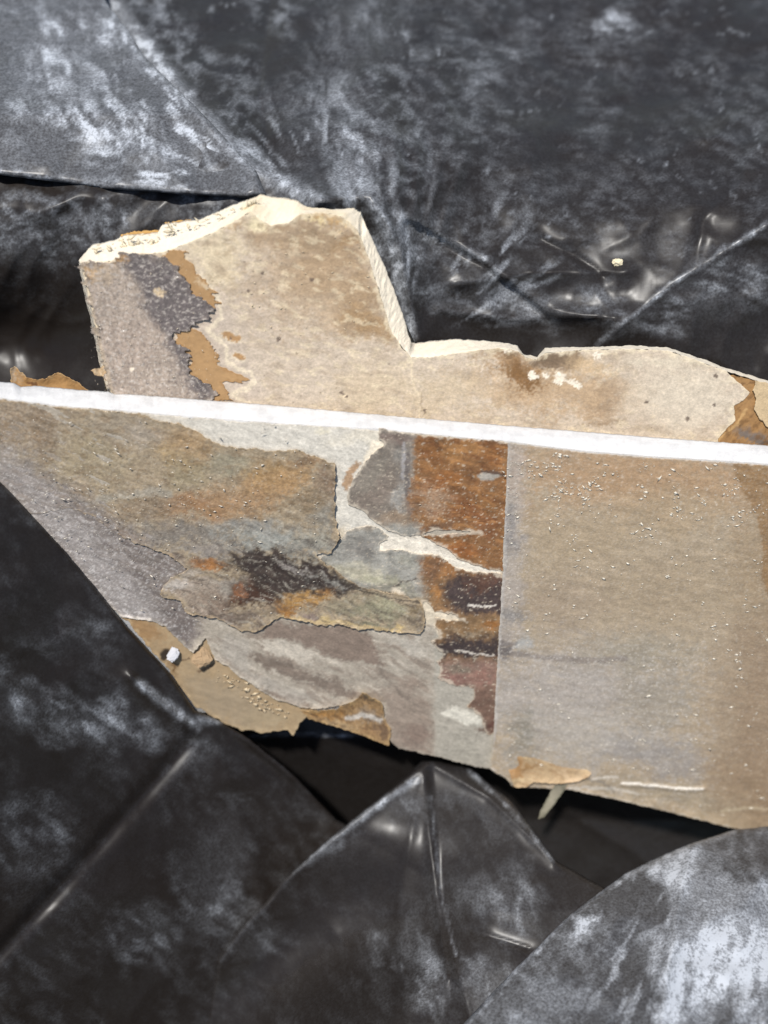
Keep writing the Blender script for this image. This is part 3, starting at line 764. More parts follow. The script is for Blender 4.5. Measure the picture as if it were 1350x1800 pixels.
    p.streak((176, 168, 152), 40, 6, 22, 0.25, 0.7, 0.45, 51, 0.4 + 0.6 * m)
    p.streak((84, 72, 62), 40, 7, 22, 0.12, 0.5, 0.55, 57, 0.25 + 0.75 * m)
    p.streak((120, 96, 66), 30, 12, 10, 0.1, 0.55, 0.4, 59, 1 - m)
    p.mod(0.20, 24, 10, 18, 27); p.mod(0.30, 7, 4, 22, 28, 3)
    p.streak((188, 180, 164), 9, 4, 24, 0.30, 0.6, 0.3, 50)
    edge_tint(p, f, (186, 160, 122), 3, 0.4)
    p.line([(-60, 790), (60, 880), (130, 960)], 60, (158, 150, 144), 0.5, 20, 8)  # silvery sheen by the fold painted in, band here and streaks below
    p.streak((214, 208, 200), 16, 3.5, 26, 0.15, 0.6, 0.75, 53, np.exp(-pl_d([(-60, 790), (30, 870), (120, 960)], x, y) / 60))
    p.line([(600, 1022), (632, 1042), (700, 1052), (738, 1058)], 2.0, (70, 62, 54), 0.8, 6)  # shade in the crack painted in as a dark line
    p.line([(585, 1000), (596, 996), (604, 985)], 1.8, (80, 70, 60), 0.7, 4)  # short crack, its shade drawn into the colour
    g = sst(420, 60, x - 0.25 * (y - 800))
    p.gl = 0.18 + 0.30 * g; p.rough[:] = 0.6
    return p
LEFT = [(-260, 680), (-80, 697), (0, 703), (107, 716), (213, 724), (243, 727), (285, 741), (320, 746), (345, 757), (370, 775), (400, 785), (440, 788), (480, 793), (523, 792), (554, 802), (589, 816), (591, 833), (588, 862), (589, 900),
        (593, 923), (597, 945), (581, 973), (554, 972), (566, 988), (585, 998), (600, 1012), (640, 1034), (690, 1042), (736, 1056), (742, 1070), (747, 1092), (746, 1106), (738, 1116), (735, 1114), (700, 1112), (681, 1109), (644, 1105), (626, 1107),
        (596, 1096), (574, 1101), (526, 1092), (493, 1084), (474, 1096), (455, 1111), (422, 1109), (396, 1096), (378, 1087), (328, 1079), (315, 1057), (280, 1046), (282, 1036), (300, 1018), (330, 1000), (295, 976), (256, 960), (220, 948), (181, 923),
        (167, 909), (120, 893), (60, 905), (-20, 900), (-260, 760)]
def curl_left(x, y, f):
    right = sst(560, 590, x) * sst(990, 950, y)
    bot = sst(1000, 1080, y)
    lf = sst(200, 260, x)
    return -0.0007 * (1 - lf) + (0.0003 * lf + 0.0016 * right + 0.0005 * bot) * np.exp(-f / 9.0) * np.clip(0.6 + 1.0 * fbm(x / 34, y / 34, 3, 8), 0, 2)
layer('torn_paper', front, PF, LEFT, 0.0014, paint_left, M_PAPER, wa=2, wb=5, seed=34, curl=curl_left, gain=1.13, thick=0.0005, edge=(120, 106, 90), relief=0.00035, rs=(50, 14, 20),
      label='large ochre and grey peeling sheet with dark brown band')

# --- shiny face paper on the right half
def paint_right(x, y, f):
    p = Paint(x, y, (168, 151, 127), 51)
    p.streak((182, 150, 112), 14, 6, 12, 0.1, 0.7, 0.3, 68, sst(960, 860, y))
    p.blob(1120, 840, 280, 80, (170, 137, 102), 0.8, 3); p.blob(1020, 950, 120, 70, (164, 145, 118), 0.8); p.blob(1180, 900, 120, 50, (166, 146, 118), 0.8)
    p.blob(1180, 1040, 170, 90, (160, 142, 117), 0.9, -10); p.blob(980, 1060, 90, 60, (156, 138, 116), 0.8)
    p.blob(1000, 1220, 220, 110, (166, 157, 147), 0.9); p.blob(1120, 1150, 120, 40, (150, 140, 122), 0.8); p.blob(970, 1130, 60, 18, (164, 148, 126), 0.8)
    p.blob(1040, 1300, 180, 60, (172, 164, 152), 0.8, 5); p.blob(920, 1290, 30, 50, (134, 128, 114), 0.85); p.blob(1160, 1230, 80, 60, (150, 140, 124), 0.8)
    p.blob(1150, 1330, 120, 40, (148, 142, 136), 0.8, 10); p.blob(1180, 1400, 160, 26, (160, 148, 128), 0.8, 10)
    p.poly([(1290, 1100), (1420, 1060), (1420, 1500), (1300, 1450), (1250, 1380), (1262, 1240)], (140, 118, 94), 60, 40, 10, 0.75)
    p.blob(1340, 1000, 60, 120, (146, 124, 96), 0.6)
    p.poly([(1285, 815), (1420, 820), (1420, 1100), (1350, 1050), (1340, 1000), (1336, 930), (1318, 885), (1300, 855)], (138, 106, 68), 3, 8, 4, 0.8)
    p.poly([(880, 770), (925, 785), (925, 900), (905, 1150), (880, 1150)], (168, 160, 154), 14, 22, 12, 0.55)
    p.blob(895, 930, 20, 60, (128, 124, 122), 0.7); p.blob(890, 1140, 22, 22, (96, 88, 84), 0.9, 0, 10); p.blob(905, 1080, 30, 20, (128, 124, 120), 0.7); p.blob(920, 1140, 20, 22, (160, 160, 156), 0.8)
    p.line([(900, 1150), (960, 1158), (1060, 1162), (1100, 1158)], 8, (128, 118, 110), 0.7, 6)
    p.line([(893, 778), (886, 1000), (874, 1180), (870, 1300)], 5, (178, 172, 166), 0.6, 3)
    p.streak((178, 160, 130), 40, 10, 6, 0.05, 0.6, 0.16, 61); p.streak((124, 106, 84), 50, 12, 10, 0.08, 0.6, 0.14, 63)
    m = sst(1100, 1160, y) * sst(1280, 1220, x)
    p.streak((178, 171, 163), 26, 6, 20, 0.0, 0.7, 0.35, 67, m)
    p.line([(1095, 1378), (1150, 1380), (1200, 1387), (1235, 1386)], 3, (226, 220, 208), 0.9, 5); p.line([(1040, 1368), (1085, 1366)], 2.5, (214, 206, 192), 0.8, 3)  # glints on the wrinkles painted as pale lines
    p.line([(1270, 1425), (1310, 1418), (1400, 1422)], 4, (190, 176, 150), 0.6, 8)
    p.line([(1000, 1385), (1080, 1386), (1120, 1396)], 3, (196, 190, 178), 0.7, 5)
    p.line([(1000, 1360), (1060, 1376), (1080, 1392)], 3, (120, 114, 106), 0.6, 5)
    p.mod(0.06, 40, 26, 12, 37); p.mod(0.10, 6, 5, 14, 38, 3)
    p.streak((200, 192, 180), 7, 3.5, 14, 0.26, 0.55, 0.55, 39, 0.35 + 0.65 * np.maximum(m, sst(960, 900, x)))  # sparkles of the shiny paper painted as pale flecks
    edge_tint(p, f, (190, 182, 168), 3, 0.5)
    p.streak((232, 224, 208), 10, 6, 14, 0.25, 0.9, 0.55, 69, np.exp(-(((x - 990) / 130) ** 2 + ((y - 860) / 60) ** 2)) + np.exp(-(((x - 1260) / 90) ** 2 + ((y - 880) / 45) ** 2)))
    p.gl = 0.30 + 0.25 * fbm(x / 70, y / 70, 3, 71); p.gl = np.clip(p.gl, 0.05, 0.7); p.rough[:] = 0.55
    return p
def curl_right(x, y, f):
    return 0.0012 * np.exp(-f / 12) * sst(1330, 1370, y) * np.clip(0.5 + fbm(x / 40, y / 40, 3, 2), 0, 2) \
        + 0.0006 * np.exp(-(pl_d([(1095, 1380), (1150, 1382), (1200, 1389), (1238, 1387)], x, y) / 3.5) ** 2)
layer('face_paper', front, PF, [(893, 778), (950, 786), (1035, 796), (1150, 805), (1265, 812), (1350, 818), (1555, 835), (1555, 1512), (1400, 1474), (1285, 1455), (1130, 1416), (1000, 1388), (930, 1384), (905, 1383), (885, 1366), (862, 1353), (868, 1290), (874, 1170), (884, 1000)],
      0.0018, paint_right, M_PAPER, wa=1.5, wb=1.5, seed=44, gain=1.14, curl=curl_right, thick=0.0009, relief=0.00030, rs=(70, 22, 12), label='shiny tan face paper of the right half')

# --- small torn tongue of paper standing off the lower edge, ochre flap, hanging strip
def paint_tongue(x, y, f):
    p = Paint(x, y, (160, 128, 88), 61)
    p.blob(570, 1254, 40, 10, (172, 126, 70), 0.9); p.blob(600, 1275, 40, 10, (192, 164, 124), 0.8, 15); p.blob(650, 1260, 30, 14, (150, 136, 118), 0.9)
    p.blob(640, 1226, 34, 12, (92, 80, 64), 0.9); p.line([(610, 1262), (640, 1258), (668, 1264)], 6, (206, 198, 186), 0.8)
    p.blob(672, 1290, 12, 24, (116, 92, 70), 0.9, -10); p.blob(650, 1288, 16, 8, (176, 138, 96), 0.8)
    p.streak((90, 66, 44), 22, 6, 20, 0.1, 0.5, 0.6, 73); p.mod(0.2, 16, 6, 20, 4)
    edge_tint(p, f, (196, 162, 112), 4, 0.6)
    return p
layer('paper_flap', front, PF, [(528, 1247), (560, 1250), (590, 1246), (617, 1234), (639, 1217), (672, 1235), (676, 1262), (688, 1286), (684, 1311), (660, 1302), (637, 1292), (590, 1278), (541, 1263)], 0.0014, paint_tongue, M_FUZZ,
      step=1.5, wa=2, wb=3, seed=47, curl=lambda x, y, f: 0.0016 * np.exp(-f / 10) * sst(1270, 1230, y), thick=0.0012, label='ochre torn tongue at the bottom edge')
def paint_flap(x, y, f):
    p = Paint(x, y, (182, 156, 120), 63)
    p.blob(930, 1318, 40, 14, (208, 184, 144), 0.9, 10); p.blob(910, 1345, 24, 26, (166, 126, 80), 0.9); p.blob(935, 1345, 30, 6, (148, 112, 68), 0.8, 10)
    p.blob(1000, 1358, 50, 14, (196, 170, 136), 0.8, 15); p.blob(915, 1375, 16, 10, (204, 180, 140), 0.8); p.blob(985, 1340, 30, 8, (160, 130, 96), 0.6, 20)
    p.streak((150, 116, 76), 34, 8, 18, 0.05, 0.5, 0.5, 75); p.mod(0.12, 20, 8, 15, 6)
    return p
layer('paper_flap', front, PF, [(884, 1326), (896, 1312), (915, 1308), (945, 1311), (985, 1329), (1018, 1344), (1040, 1360), (1034, 1367), (1018, 1374), (992, 1378), (962, 1378), (938, 1375), (926, 1383), (905, 1384), (899, 1370), (890, 1345)], 0.0022, paint_flap, M_PAPER,
      step=1.5, wa=2, wb=2, seed=49, curl=lambda x, y, f: -0.0022 * np.exp(-f / 14) * sst(1365, 1335, y) + 0.0022 * np.exp(-f / 12) * sst(1345, 1375, y), thick=0.0005, label='peeled light brown flap near the bottom edge')
def paint_strip(x, y, f):
    p = Paint(x, y, (144, 138, 120), 65); p.mod(0.15, 10, 30, 60, 8); edge_tint(p, f, (104, 104, 84), 4, 0.5); return p
layer('torn_strip', front, PF, [(975, 1380), (998, 1378), (988, 1395), (972, 1416), (956, 1437), (946, 1440), (948, 1430), (957, 1412), (966, 1394)], 0.0024, paint_strip, M_KRAFT, step=1.5, wa=1.5, wb=1, seed=50,
      curl=lambda x, y, f: 0.004 * sst(1385, 1440, y), thick=0.0006, label='narrow strip of paper hanging below the edge')

# --- crumbs of plaster stuck on a board, and glints added as crumbs (far too many and small to count)
def crumbs(name, parent, plane, h, pts, sizes, col, label=None, zs=0.32):
    pts = np.array(pts); n = len(pts)
    base = np.array([(1, 0, 0), (0.1, 1, 0), (-1, 0.1, 0), (0, -1, 0), (0.1, 0, 0.8), (0, 0.1, -0.5)], float)
    tri = np.array([(0, 1, 4), (1, 2, 4), (2, 3, 4), (3, 0, 4), (1, 0, 5), (2, 1, 5), (3, 2, 5), (0, 3, 5)])
    cen = P3(pts[:, 0], pts[:, 1], plane.w(pts[:, 0], pts[:, 1], np.full(n, h)))
    nn = np.array([0, 0, 0.0]) + plane.c * (W - plane.t * U - plane.tx * X)
    e2 = U - nn * np.dot(U, nn); e2 /= np.linalg.norm(e2); e1 = np.cross(e2, nn)
    V = []
    for i in range(n):
        a = rng.uniform(-0.5, 0.9) if rng.rand() < 0.7 else rng.uniform(0, 6.28)
        s = sizes[i]
        b = base * (1 + 0.35 * rng.randn(6, 3))
        bx = b[:, 0] * s * rng.uniform(1, 2.4); by = b[:, 1] * s * rng.uniform(0.5, 0.9); bz = b[:, 2] * s * zs
        ca, sa = math.cos(a), math.sin(a)
        V.append(cen[i] + (bx * ca + by * sa)[:, None] * e1 + (-bx * sa + by * ca)[:, None] * e2 + bz[:, None] * nn)
    V = np.concatenate(V); F = (tri[None] + 6 * np.arange(n)[:, None, None]).reshape(-1, 3)
    C = np.repeat(lin(col) * KA * rng.uniform(0.75, 1.08, (n, 1)), 6, 0)
    return mesh_obj(name, V, F, M_GYP, parent, {'Col': C, 'Rg': np.full(len(C), 0.8), 'Gl': np.zeros(len(C))}, smooth=False, label=label, kind='stuff')

def scatter(n, box, dens, smin=0.00012, smax=0.0005, pw=3.0):
    out = []; sz = []
    while len(out) < n:
        x = rng.uniform(box[0], box[2], 4000); y = rng.uniform(box[1], box[3], 4000)
        k = rng.rand(4000) < dens(x, y)
        for a, b in zip(x[k], y[k]):
            out.append((a, b)); sz.append(smin + (smax - smin) * rng.rand() ** pw)
    return out[:n], sz[:n]

def den_right(x, y):
    d = 0.16 + 0.9 * np.exp(-(((x - 1000) / 120) ** 2 + ((y - 850) / 60) ** 2)) + 0.8 * np.exp(-(((x - 1250) / 90) ** 2 + ((y - 880) / 50) ** 2)) \
        + 0.5 * np.exp(-(((x - 1280) / 70) ** 2 + ((y - 1150) / 60) ** 2)) + 0.4 * np.exp(-(((x - 1130) / 120) ** 2 + ((y - 1000) / 60) ** 2))
    edge = (y > 790 + 0.07 * (x - 900)) & (y < 1360 + 0.2 * (x - 900))
    return d * edge * sst(-0.05, 0.45, 1.6 * fbm(x / 40, y / 40, 3, 91))
a, b = scatter(1900, (880, 785, 1400, 1440), den_right, 0.00009, 0.00066, 4.2)  # plaster crumbs, plus flecks added as glints of the shiny paper
crumbs('crumbs_and_glints', front, PF, 0.0020, a, b, (240, 232, 214), 'pale plaster crumbs and glint flecks sprinkled over the tan paper')
def den_left(x, y):
    d = 0.25 + 0.7 * np.exp(-(((x - 330) / 150) ** 2 + ((y - 870) / 50) ** 2)) + 0.8 * np.exp(-(((x - 120) / 120) ** 2 + ((y - 930) / 80) ** 2))
    return d * (y < 860 + 0.95 * (x - 0)) * (y > 740)
a, b = scatter(900, (0, 720, 580, 1090), den_left, 0.00008, 0.00048, 4.0)  # crumbs and added flecks that stand for glints and silvery sheen
crumbs('crumbs_and_glints', front, PF, 0.0020, a, b, (236, 226, 208), 'pale plaster crumbs and glint flecks sprinkled over the ochre sheet')
def den_mid(x, y): return 0.3 + 0.7 * np.exp(-(((x - 770) / 40) ** 2 + ((y - 880) / 30) ** 2))
a, b = scatter(110, (690, 790, 880, 1240), den_mid, 0.00008, 0.00030, 3.0)
crumbs('crumbs_and_glints', front, PF, 0.0014, a, b, (232, 216, 190), 'pale plaster crumbs on the rusty paper')
pts = []; sz = []
for t in np.linspace(0, 1, 60):
    j = rng.randn(2) * 5
    pts.append((385 + 112 * t + j[0], 1190 + 62 * t + j[1] - 6 * math.sin(t * 6))); sz.append(0.0003 + 0.0010 * rng.rand() ** 2.5)
crumbs('crumbs_and_glints', front, PF, 0.0007, pts, sz, (216, 196, 162), 'row of plaster crumbs on the bare kraft layer')

# ================================================================== UPPER BOARD
upper = thing('plasterboard_piece', 'notched beige plasterboard piece with crumbly broken rim standing behind the long one', 'plasterboard',
              tuple(P3(np.array(600.0), np.array(860.0), PU.w(np.array(600.0), np.array(860.0)))))
TU = 0.011
RIM = [  # front (paper) corner, back (core) corner
    ((198, 700), (197, 700)), ((178, 622), (176, 620)), ((163, 552), (161, 548)), ((152, 507), (150, 500)), ((143, 460), (142, 452)),
    ((168, 461), (163, 430)), ((193, 459), (200, 422)), ((230, 446), (218, 413)), ((262, 446), (278, 408)), ((290, 443), (286, 394)), ((333, 426), (352, 384)),
    ((372, 410), (389, 368)), ((407, 392), (425, 354)), ((440, 372), (459, 341)), ((455, 385), (483, 346)), ((473, 396), (505, 348)), ((507, 392), (524, 352)), ((528, 377), (541, 364)),
    ((566, 374), (583, 367)), ((600, 380), (623, 366)), ((628, 404), (634, 372)), ((640, 433), (646, 404)), ((667, 513), (678, 472)), ((687, 583), (704, 540)), ((708, 612), (719, 592)), ((722, 628), (724, 603)),
    ((754, 629), (760, 599)), ((799, 622), (799, 596)), ((834, 617), (840, 598)), ((888, 612), (890, 602)), ((912, 618), (909, 608)), ((923, 628), (920, 623)), ((943, 632), (944, 627)), ((958, 621), (958, 611)),
    ((1027, 615), (1027, 610)), ((1127, 614), (1112, 607)), ((1176, 617), (1176, 611)), ((1226, 634), (1226, 628)), ((1275, 652), (1276, 646)), ((1340, 672), (1341, 666)), ((1420, 700), (1420, 690)), ((1540, 760), (1540, 750)),
]
def densify(pts, step=2.0):
    pts = np.array(pts, float); out = []
    for a, b in zip(pts[:-1], pts[1:]):
        n = max(1, int(max(np.hypot(*(b[:2] - a[:2])), np.hypot(*(b[2:] - a[2:]))) / step))
        for i in range(n): out.append(a + (b - a) * i / n)
    out.append(pts[-1]); return np.array(out)
def upper_core():
    R = densify([(a[0], a[1], b[0], b[1]) for a, b in RIM])
    n = len(R); t_ = np.arange(n) * 2.0
    nrow = 12; V = []; C = []
    dep = 1 - 0.68 * sst(630, 640, R[:, 0]) * sst(728, 718, R[:, 0])
    for j in range(nrow):
        t = j / (nrow - 1)
        jx = 2.2 * fbm(t_ / 18, t_ * 0 + 2 + t * 2.5, 4, 3, 0.6); jy = 2.6 * fbm(t_ / 14, t_ * 0 + 5 + t * 2.5, 4, 6, 0.6)
        xx = R[:, 0] * (1 - t) + R[:, 2] * t + jx; yy = R[:, 1] * (1 - t) + R[:, 3] * t + jy
        hh = -TU * dep * t ** 1.15 + 0.0009 * fbm(t_ / 10, t_ * 0 + t * 7, 4, 12, 0.65) * math.sin(math.pi * (0.1 + 0.9 * t))
        V.append(P3(xx, yy, PU.w(xx, yy, hh)))
        warm = np.clip(0.5 + 0.9 * fbm(t_ / 40, t_ * 0 + t * 2, 3, 31), 0, 1)[:, None] * sst(430, 330, R[:, 1])[:, None] * 0.9
        c = lin((232, 220, 198)) * (1 - warm) + lin((222, 196, 146)) * warm
        C.append(c * KA * (1 + 0.08 * fbm(t_ / 8, t_ * 0 + t * 5, 3, 41))[:, None])
    V.append(P3(xx - 4, yy + 6, PU.w(xx, yy, -TU + 0 * xx))); C.append(C[-1])
    bx = np.interp(np.arange(n), [0, n - 1], [197, 1540]); by = np.interp(bx, [197, 1540], [880, 960])
    V.append(P3(bx, by, PU.w(bx, by, -TU + 0 * bx))); C.append(C[-1])
    V.append(P3(bx, by, PU.w(bx, by, -0.0004 + 0 * bx))); C.append(C[-1])
    V = np.array(V); C = np.array(C).reshape(-1, 3); Rr = V.shape[0]
    idx = np.arange(Rr * n).reshape(Rr, n)
    q = np.stack([idx[:-1, :-1].ravel(), idx[:-1, 1:].ravel(), idx[1:, 1:].ravel(), idx[1:, :-1].ravel()], 1)
    mesh_obj('gypsum_core', V.reshape(-1, 3), q, M_GYP, upper, {'Col': C, 'Rg': np.full(len(C), 0.92), 'Gl': np.zeros(len(C))}, label='crumbling cream coloured broken rim')
upper_core()

def paint_upper(x, y, f):
    p = Paint(x, y, (200, 183, 161), 71)
    p.blob(430, 560, 150, 120, (192, 175, 155), 0.9); p.blob(540, 650, 160, 60, (194, 177, 156), 0.7); p.blob(660, 690, 90, 60, (198, 178, 148), 0.8); p.blob(380, 450, 60, 60, (212, 194, 160), 0.8)
    p.poly([(450, 385), (640, 400), (690, 590), (610, 592), (560, 520), (500, 470), (440, 410)], (158, 130, 96), 34, 40, 14, 0.9)
    p.blob(560, 480, 140, 120, (176, 150, 118), 0.7)
    p.blob(640, 560, 50, 34, (160, 130, 92), 0.8); p.blob(540, 420, 70, 30, (152, 130, 102), 0.7); p.blob(610, 430, 34, 20, (150, 120, 82), 0.7); p.blob(415, 385, 24, 8, (170, 140, 104), 0.8, -30)
    p.blob(560, 380, 60, 10, (186, 150, 98), 0.8); p.blob(545, 390, 24, 7, (222, 200, 152), 0.9); p.blob(612, 385, 20, 16, (220, 194, 146), 0.8); p.blob(480, 385, 34, 14, (228, 212, 172), 0.9)
    p.streak((152, 128, 98), 34, 14, 20, 0.1, 0.5, 0.45, 81, sst(640, 420, y)); p.streak((224, 206, 172), 30, 12, 15, 0.12, 0.5, 0.5, 83)
    p.streak((166, 146, 122), 60, 24, 8, 0.05, 0.5, 0.45, 85)
    # dark specks
    sp = fbm(x / 7, y / 6, 2, 95); p.mix(0.7 * sst(0.52, 0.62, sp) * sst(0.0, 0.3, fbm(x / 60, y / 60, 2, 96) + 0.1), (112, 92, 74))
    # pale whorls round the tear
    p.poly([(340, 480), (400, 540), (440, 640), (470, 690), (380, 710), (330, 600)], (190, 174, 156), 14, 16, 5, 0.8)
    p.line([(350, 480), (385, 520), (392, 560), (360, 580), (390, 610), (400, 640), (440, 655), (445, 672), (400, 690), (440, 704)], 5, (222, 206, 178), 0.8, 16)
    for cx, cy, rx, ry in ((405, 592, 20, 8), (418, 628, 13, 5)):
        p.blob(cx, cy + 2, rx + 4, ry + 4, (222, 206, 178), 0.7, 15, 6, 3, 0.3); p.blob(cx, cy, rx, ry, (170, 130, 82), 0.95, 15, 6, 3, 0.3)
    # seam and right hand end
    p.line([(722, 625), (726, 680), (735, 690), (738, 740)], 2.5, (228, 210, 176), 0.6, 4)
    p.line([(740, 690), (741, 720)], 1.8, (130, 108, 84), 0.6)
    p.blob(980, 690, 190, 50, (180, 152, 118), 0.9, 6); p.blob(900, 640, 70, 34, (152, 118, 78), 0.85, 20); p.blob(912, 655, 34, 20, (122, 86, 44), 0.9, 30); p.blob(880, 625, 40, 8, (120, 94, 66), 0.7, 10)
    p.poly([(930, 640), (958, 620), (1022, 616), (1030, 630), (1010, 650), (970, 650), (945, 645)], (110, 88, 64), 6, 12, 5, 0.9)
    p.blob(1040, 640, 40, 24, (196, 168, 130), 0.8); p.blob(1070, 700, 40, 40, (160, 134, 104), 0.75); p.blob(1065, 745, 40, 10, (150, 126, 96), 0.7)
    p.blob(1210, 700, 120, 70, (206, 192, 170), 0.95); p.blob(1180, 640, 80, 12, (214, 200, 176), 0.8); p.blob(1220, 628, 40, 5, (176, 136, 84), 0.7, 18)
    p.blob(790, 690, 80, 40, (196, 176, 146), 0.7)
    for cx, cy, r in ((985, 663, 9), (978, 672, 6), (1002, 671, 5), (935, 658, 6), (1012, 678, 5), (960, 660, 4), (1050, 622, 6), (890, 612, 8)):
        p.blob(cx, cy, r * 1.5, r, (238, 226, 204), 0.95, 20, 8, 5, 0.3)
    for cx, cy, r in ((1257, 660, 4), (1135, 706, 3.5), (1208, 735, 4), (1255, 710, 3), (600, 690, 4), (745, 720, 3), (462, 480, 4), (548, 490, 4), (405, 595, 3), (490, 596, 4), (610, 697, 3), (437, 510, 3)):
        p.blob(cx, cy, r, r, (92, 76, 64), 0.85, 0, 4, 2, 0.4)
    p.mod(0.10, 18, 14, 15, 47); p.mod(0.10, 6, 5, 15, 48, 2)
    edge_tint(p, f, (230, 214, 182), 7, 0.6)
    p.gl[:] = 0.05; p.rough[:] = 0.7
    return p
FACE_U = [a for a, b in RIM[:39]] + [(1318, 690), (1306, 704), (1290, 714), (1292, 738), (1262, 772), (1280, 900), (240, 880)]
layer('face_paper', upper, PU, FACE_U, 0.0004, paint_upper, M_PAPER, wa=1.5, wb=2, seed=54, thick=0.0006, relief=0.00022, rs=(30, 18, 10), label='beige face paper with a broad brown stain')

# grey fuzzy torn layer and the ochre bared beside it
def paint_ochre(x, y, f):
    p = Paint(x, y, (170, 134, 90), 81); p.mod(0.10, 20, 14, 20, 5); p.blob(350, 500, 14, 8, (212, 190, 156), 0.8, 30); edge_tint(p, f, (150, 108, 60), 4, 0.4); return p
layer('kraft_backing', upper, PU, [(284, 446), (318, 437), (336, 462), (346, 482), (366, 496), (378, 520), (388, 546), (345, 530), (310, 495)], 0.0007, paint_ochre, M_KRAFT, step=1.5, wa=2, wb=4, seed=57, spike=24, thick=0.0004, label='light brown bared patch, upper')
layer('kraft_backing', upper, PU, [(305, 586), (345, 574), (360, 590), (375, 611), (384, 640), (400, 648), (431, 664), (430, 671), (396, 672), (391, 690), (404, 704), (360, 706), (330, 650), (318, 612)], 0.0007, paint_ochre, M_KRAFT, step=1.5, wa=2, wb=4, seed=58, spike=30, thick=0.0004, label='light brown bared patch, lower')
def paint_grey(x, y, f):
    p = Paint(x, y, (164, 148, 132), 83)
    p.poly([(222, 440), (292, 448), (330, 490), (392, 545), (350, 575), (320, 590), (340, 620), (385, 690), (360, 710), (320, 660), (295, 600), (270, 560), (240, 510), (215, 470)], (96, 87, 84), 16, 24, 8, 0.95)
    p.blob(230, 620, 60, 70, (168, 150, 134), 0.8); p.blob(185, 480, 26, 20, (176, 156, 132), 0.8); p.blob(160, 475, 14, 16, (184, 148, 100), 0.9); p.blob(210, 462, 24, 7, (180, 140, 90), 0.9); p.blob(240, 655, 60, 24, (160, 144, 128), 0.7)
    p.poly([(268, 512), (280, 507), (292, 514), (288, 525), (274, 520)], (206, 182, 146), 2, 5, 3)
    p.streak((196, 186, 174), 10, 4, 25, 0.12, 0.5, 0.65, 87); p.streak((84, 74, 72), 10, 4, 25, 0.2, 0.6, 0.5, 89)
    p.blob(231, 649, 5, 4, (236, 220, 196), 0.9, 0, 3, 1, 0.3)
    p.line([(143, 460), (152, 507), (163, 552), (178, 622), (198, 690)], 6, (186, 166, 138), 0.6)
    edge_tint(p, f, (92, 80, 72), 3, 0.5)
    p.gl[:] = 0.35; p.rough[:] = 0.6
    return p
layer('torn_paper', upper, PU, [(141, 462), (190, 461), (226, 443), (262, 450), (289, 452), (315, 473), (322, 493), (344, 519), (386, 544), (356, 556), (348, 573), (315, 581), (305, 603), (333, 614), (337, 655), (379, 686), (366, 710), (199, 706), (178, 622), (163, 552), (151, 507)],
      0.0011, paint_grey, M_FUZZ, wa=2, wb=5, seed=59, spike=26, thick=0.0005, relief=0.0003, rs=(10, 5, 25), curl=curl_edge(0.0006, 6, 9), label='fuzzy grey torn paper layer on the left')
# ochre edge of the rear paper showing past the broken rim; frayed tuft at the left foot
layer('back_paper', upper, PU, [(205, 432), (216, 412), (232, 407), (282, 404), (290, 392), (335, 385), (345, 395), (290, 420), (240, 432)], -TU - 0.0002, lambda x, y, f: (lambda p: (p.mod(0.15, 12, 8), p)[1])(Paint(x, y, (204, 160, 92), 85)), M_KRAFT,
      step=1.5, wa=2, wb=4, seed=60, thick=0.0005)
def paint_tuft(x, y, f):
    p = Paint(x, y, (176, 148, 112), 87); p.streak((214, 196, 166), 8, 3, 60, 0.1, 0.5, 0.7, 5); p.mod(0.25, 6, 5); return p
layer('frayed_edge', upper, PU, [(178, 622), (186, 650), (196, 690), (204, 695), (214, 640), (206, 632), (188, 640), (180, 645), (168, 648), (160, 652), (164, 658), (176, 660), (186, 668), (196, 672)], 0.0006, paint_tuft, M_FUZZ, step=1.5, wa=3, wb=5, seed=61, thick=0.0010)
# right hand end where the face paper is torn away
def paint_rend(x, y, f):
    p = Paint(x, y, (156, 118, 72), 89)
    p.blob(1320, 765, 30, 16, (112, 104, 98), 0.9); p.blob(1340, 775, 14, 10, (70, 62, 56), 0.8); p.line([(1262, 772), (1300, 745), (1312, 720)], 4, (198, 160, 106), 0.7)  # dark gap in the board: its shade painted as grey patches
    p.streak((116, 82, 44), 20, 8, -40, 0.0, 0.5, 0.7, 91); p.mod(0.2, 12, 8); return p
layer('kraft_backing', upper, PU, [(1262, 772), (1250, 735), (1250, 690), (1262, 652), (1290, 660), (1338, 673), (1420, 700), (1540, 760), (1540, 900), (1270, 890)], 0.0001, paint_rend, M_KRAFT, wa=3, wb=3, seed=62, thick=0.0008, label='torn brown patch at the right end')
layer('torn_paper', upper, PU, [(1328, 668), (1345, 672), (1420, 698), (1540, 758), (1540, 800), (1420, 770), (1352, 752), (1336, 738), (1326, 720), (1330, 700), (1324, 686)], 0.0009, lambda x, y, f: (lambda p: (p.mod(0.1, 20, 14), p)[1])(Paint(x, y, (196, 172, 134), 93)), M_PAPER,
      wa=2, wb=3, seed=63, thick=0.0007, label='beige paper remnant at the right end')
pts = []; sz = []
for q_ in range(80):
    t = rng.rand(); lx = 160 + 300 * t
    ly = np.interp(lx, [160, 200, 218, 280, 290, 352, 389, 459], [438, 428, 420, 414, 402, 392, 378, 350])
    pts.append((lx, ly + rng.uniform(-6, 14))); sz.append(0.0003 + 0.0008 * rng.rand() ** 2.2)
crumbs('crumbs_and_glints', upper, PU, -0.0042, pts, sz, (240, 226, 194), 'cream crumbs clinging to the broken top rim', 0.9)
a, b = scatter(420, (160, 460, 380, 700), lambda x, y: 0.5 + 0 * x, 0.00008, 0.00026, 3)
crumbs('crumbs_and_glints', upper, PU, 0.0016, a, b, (226, 210, 186), 'pale plaster grains on the grey torn paper')
a, b = scatter(130, (420, 380, 700, 600), lambda x, y: (x < 620 + 0.35 * (y - 400)) * 0.6, 0.00008, 0.00034, 3)
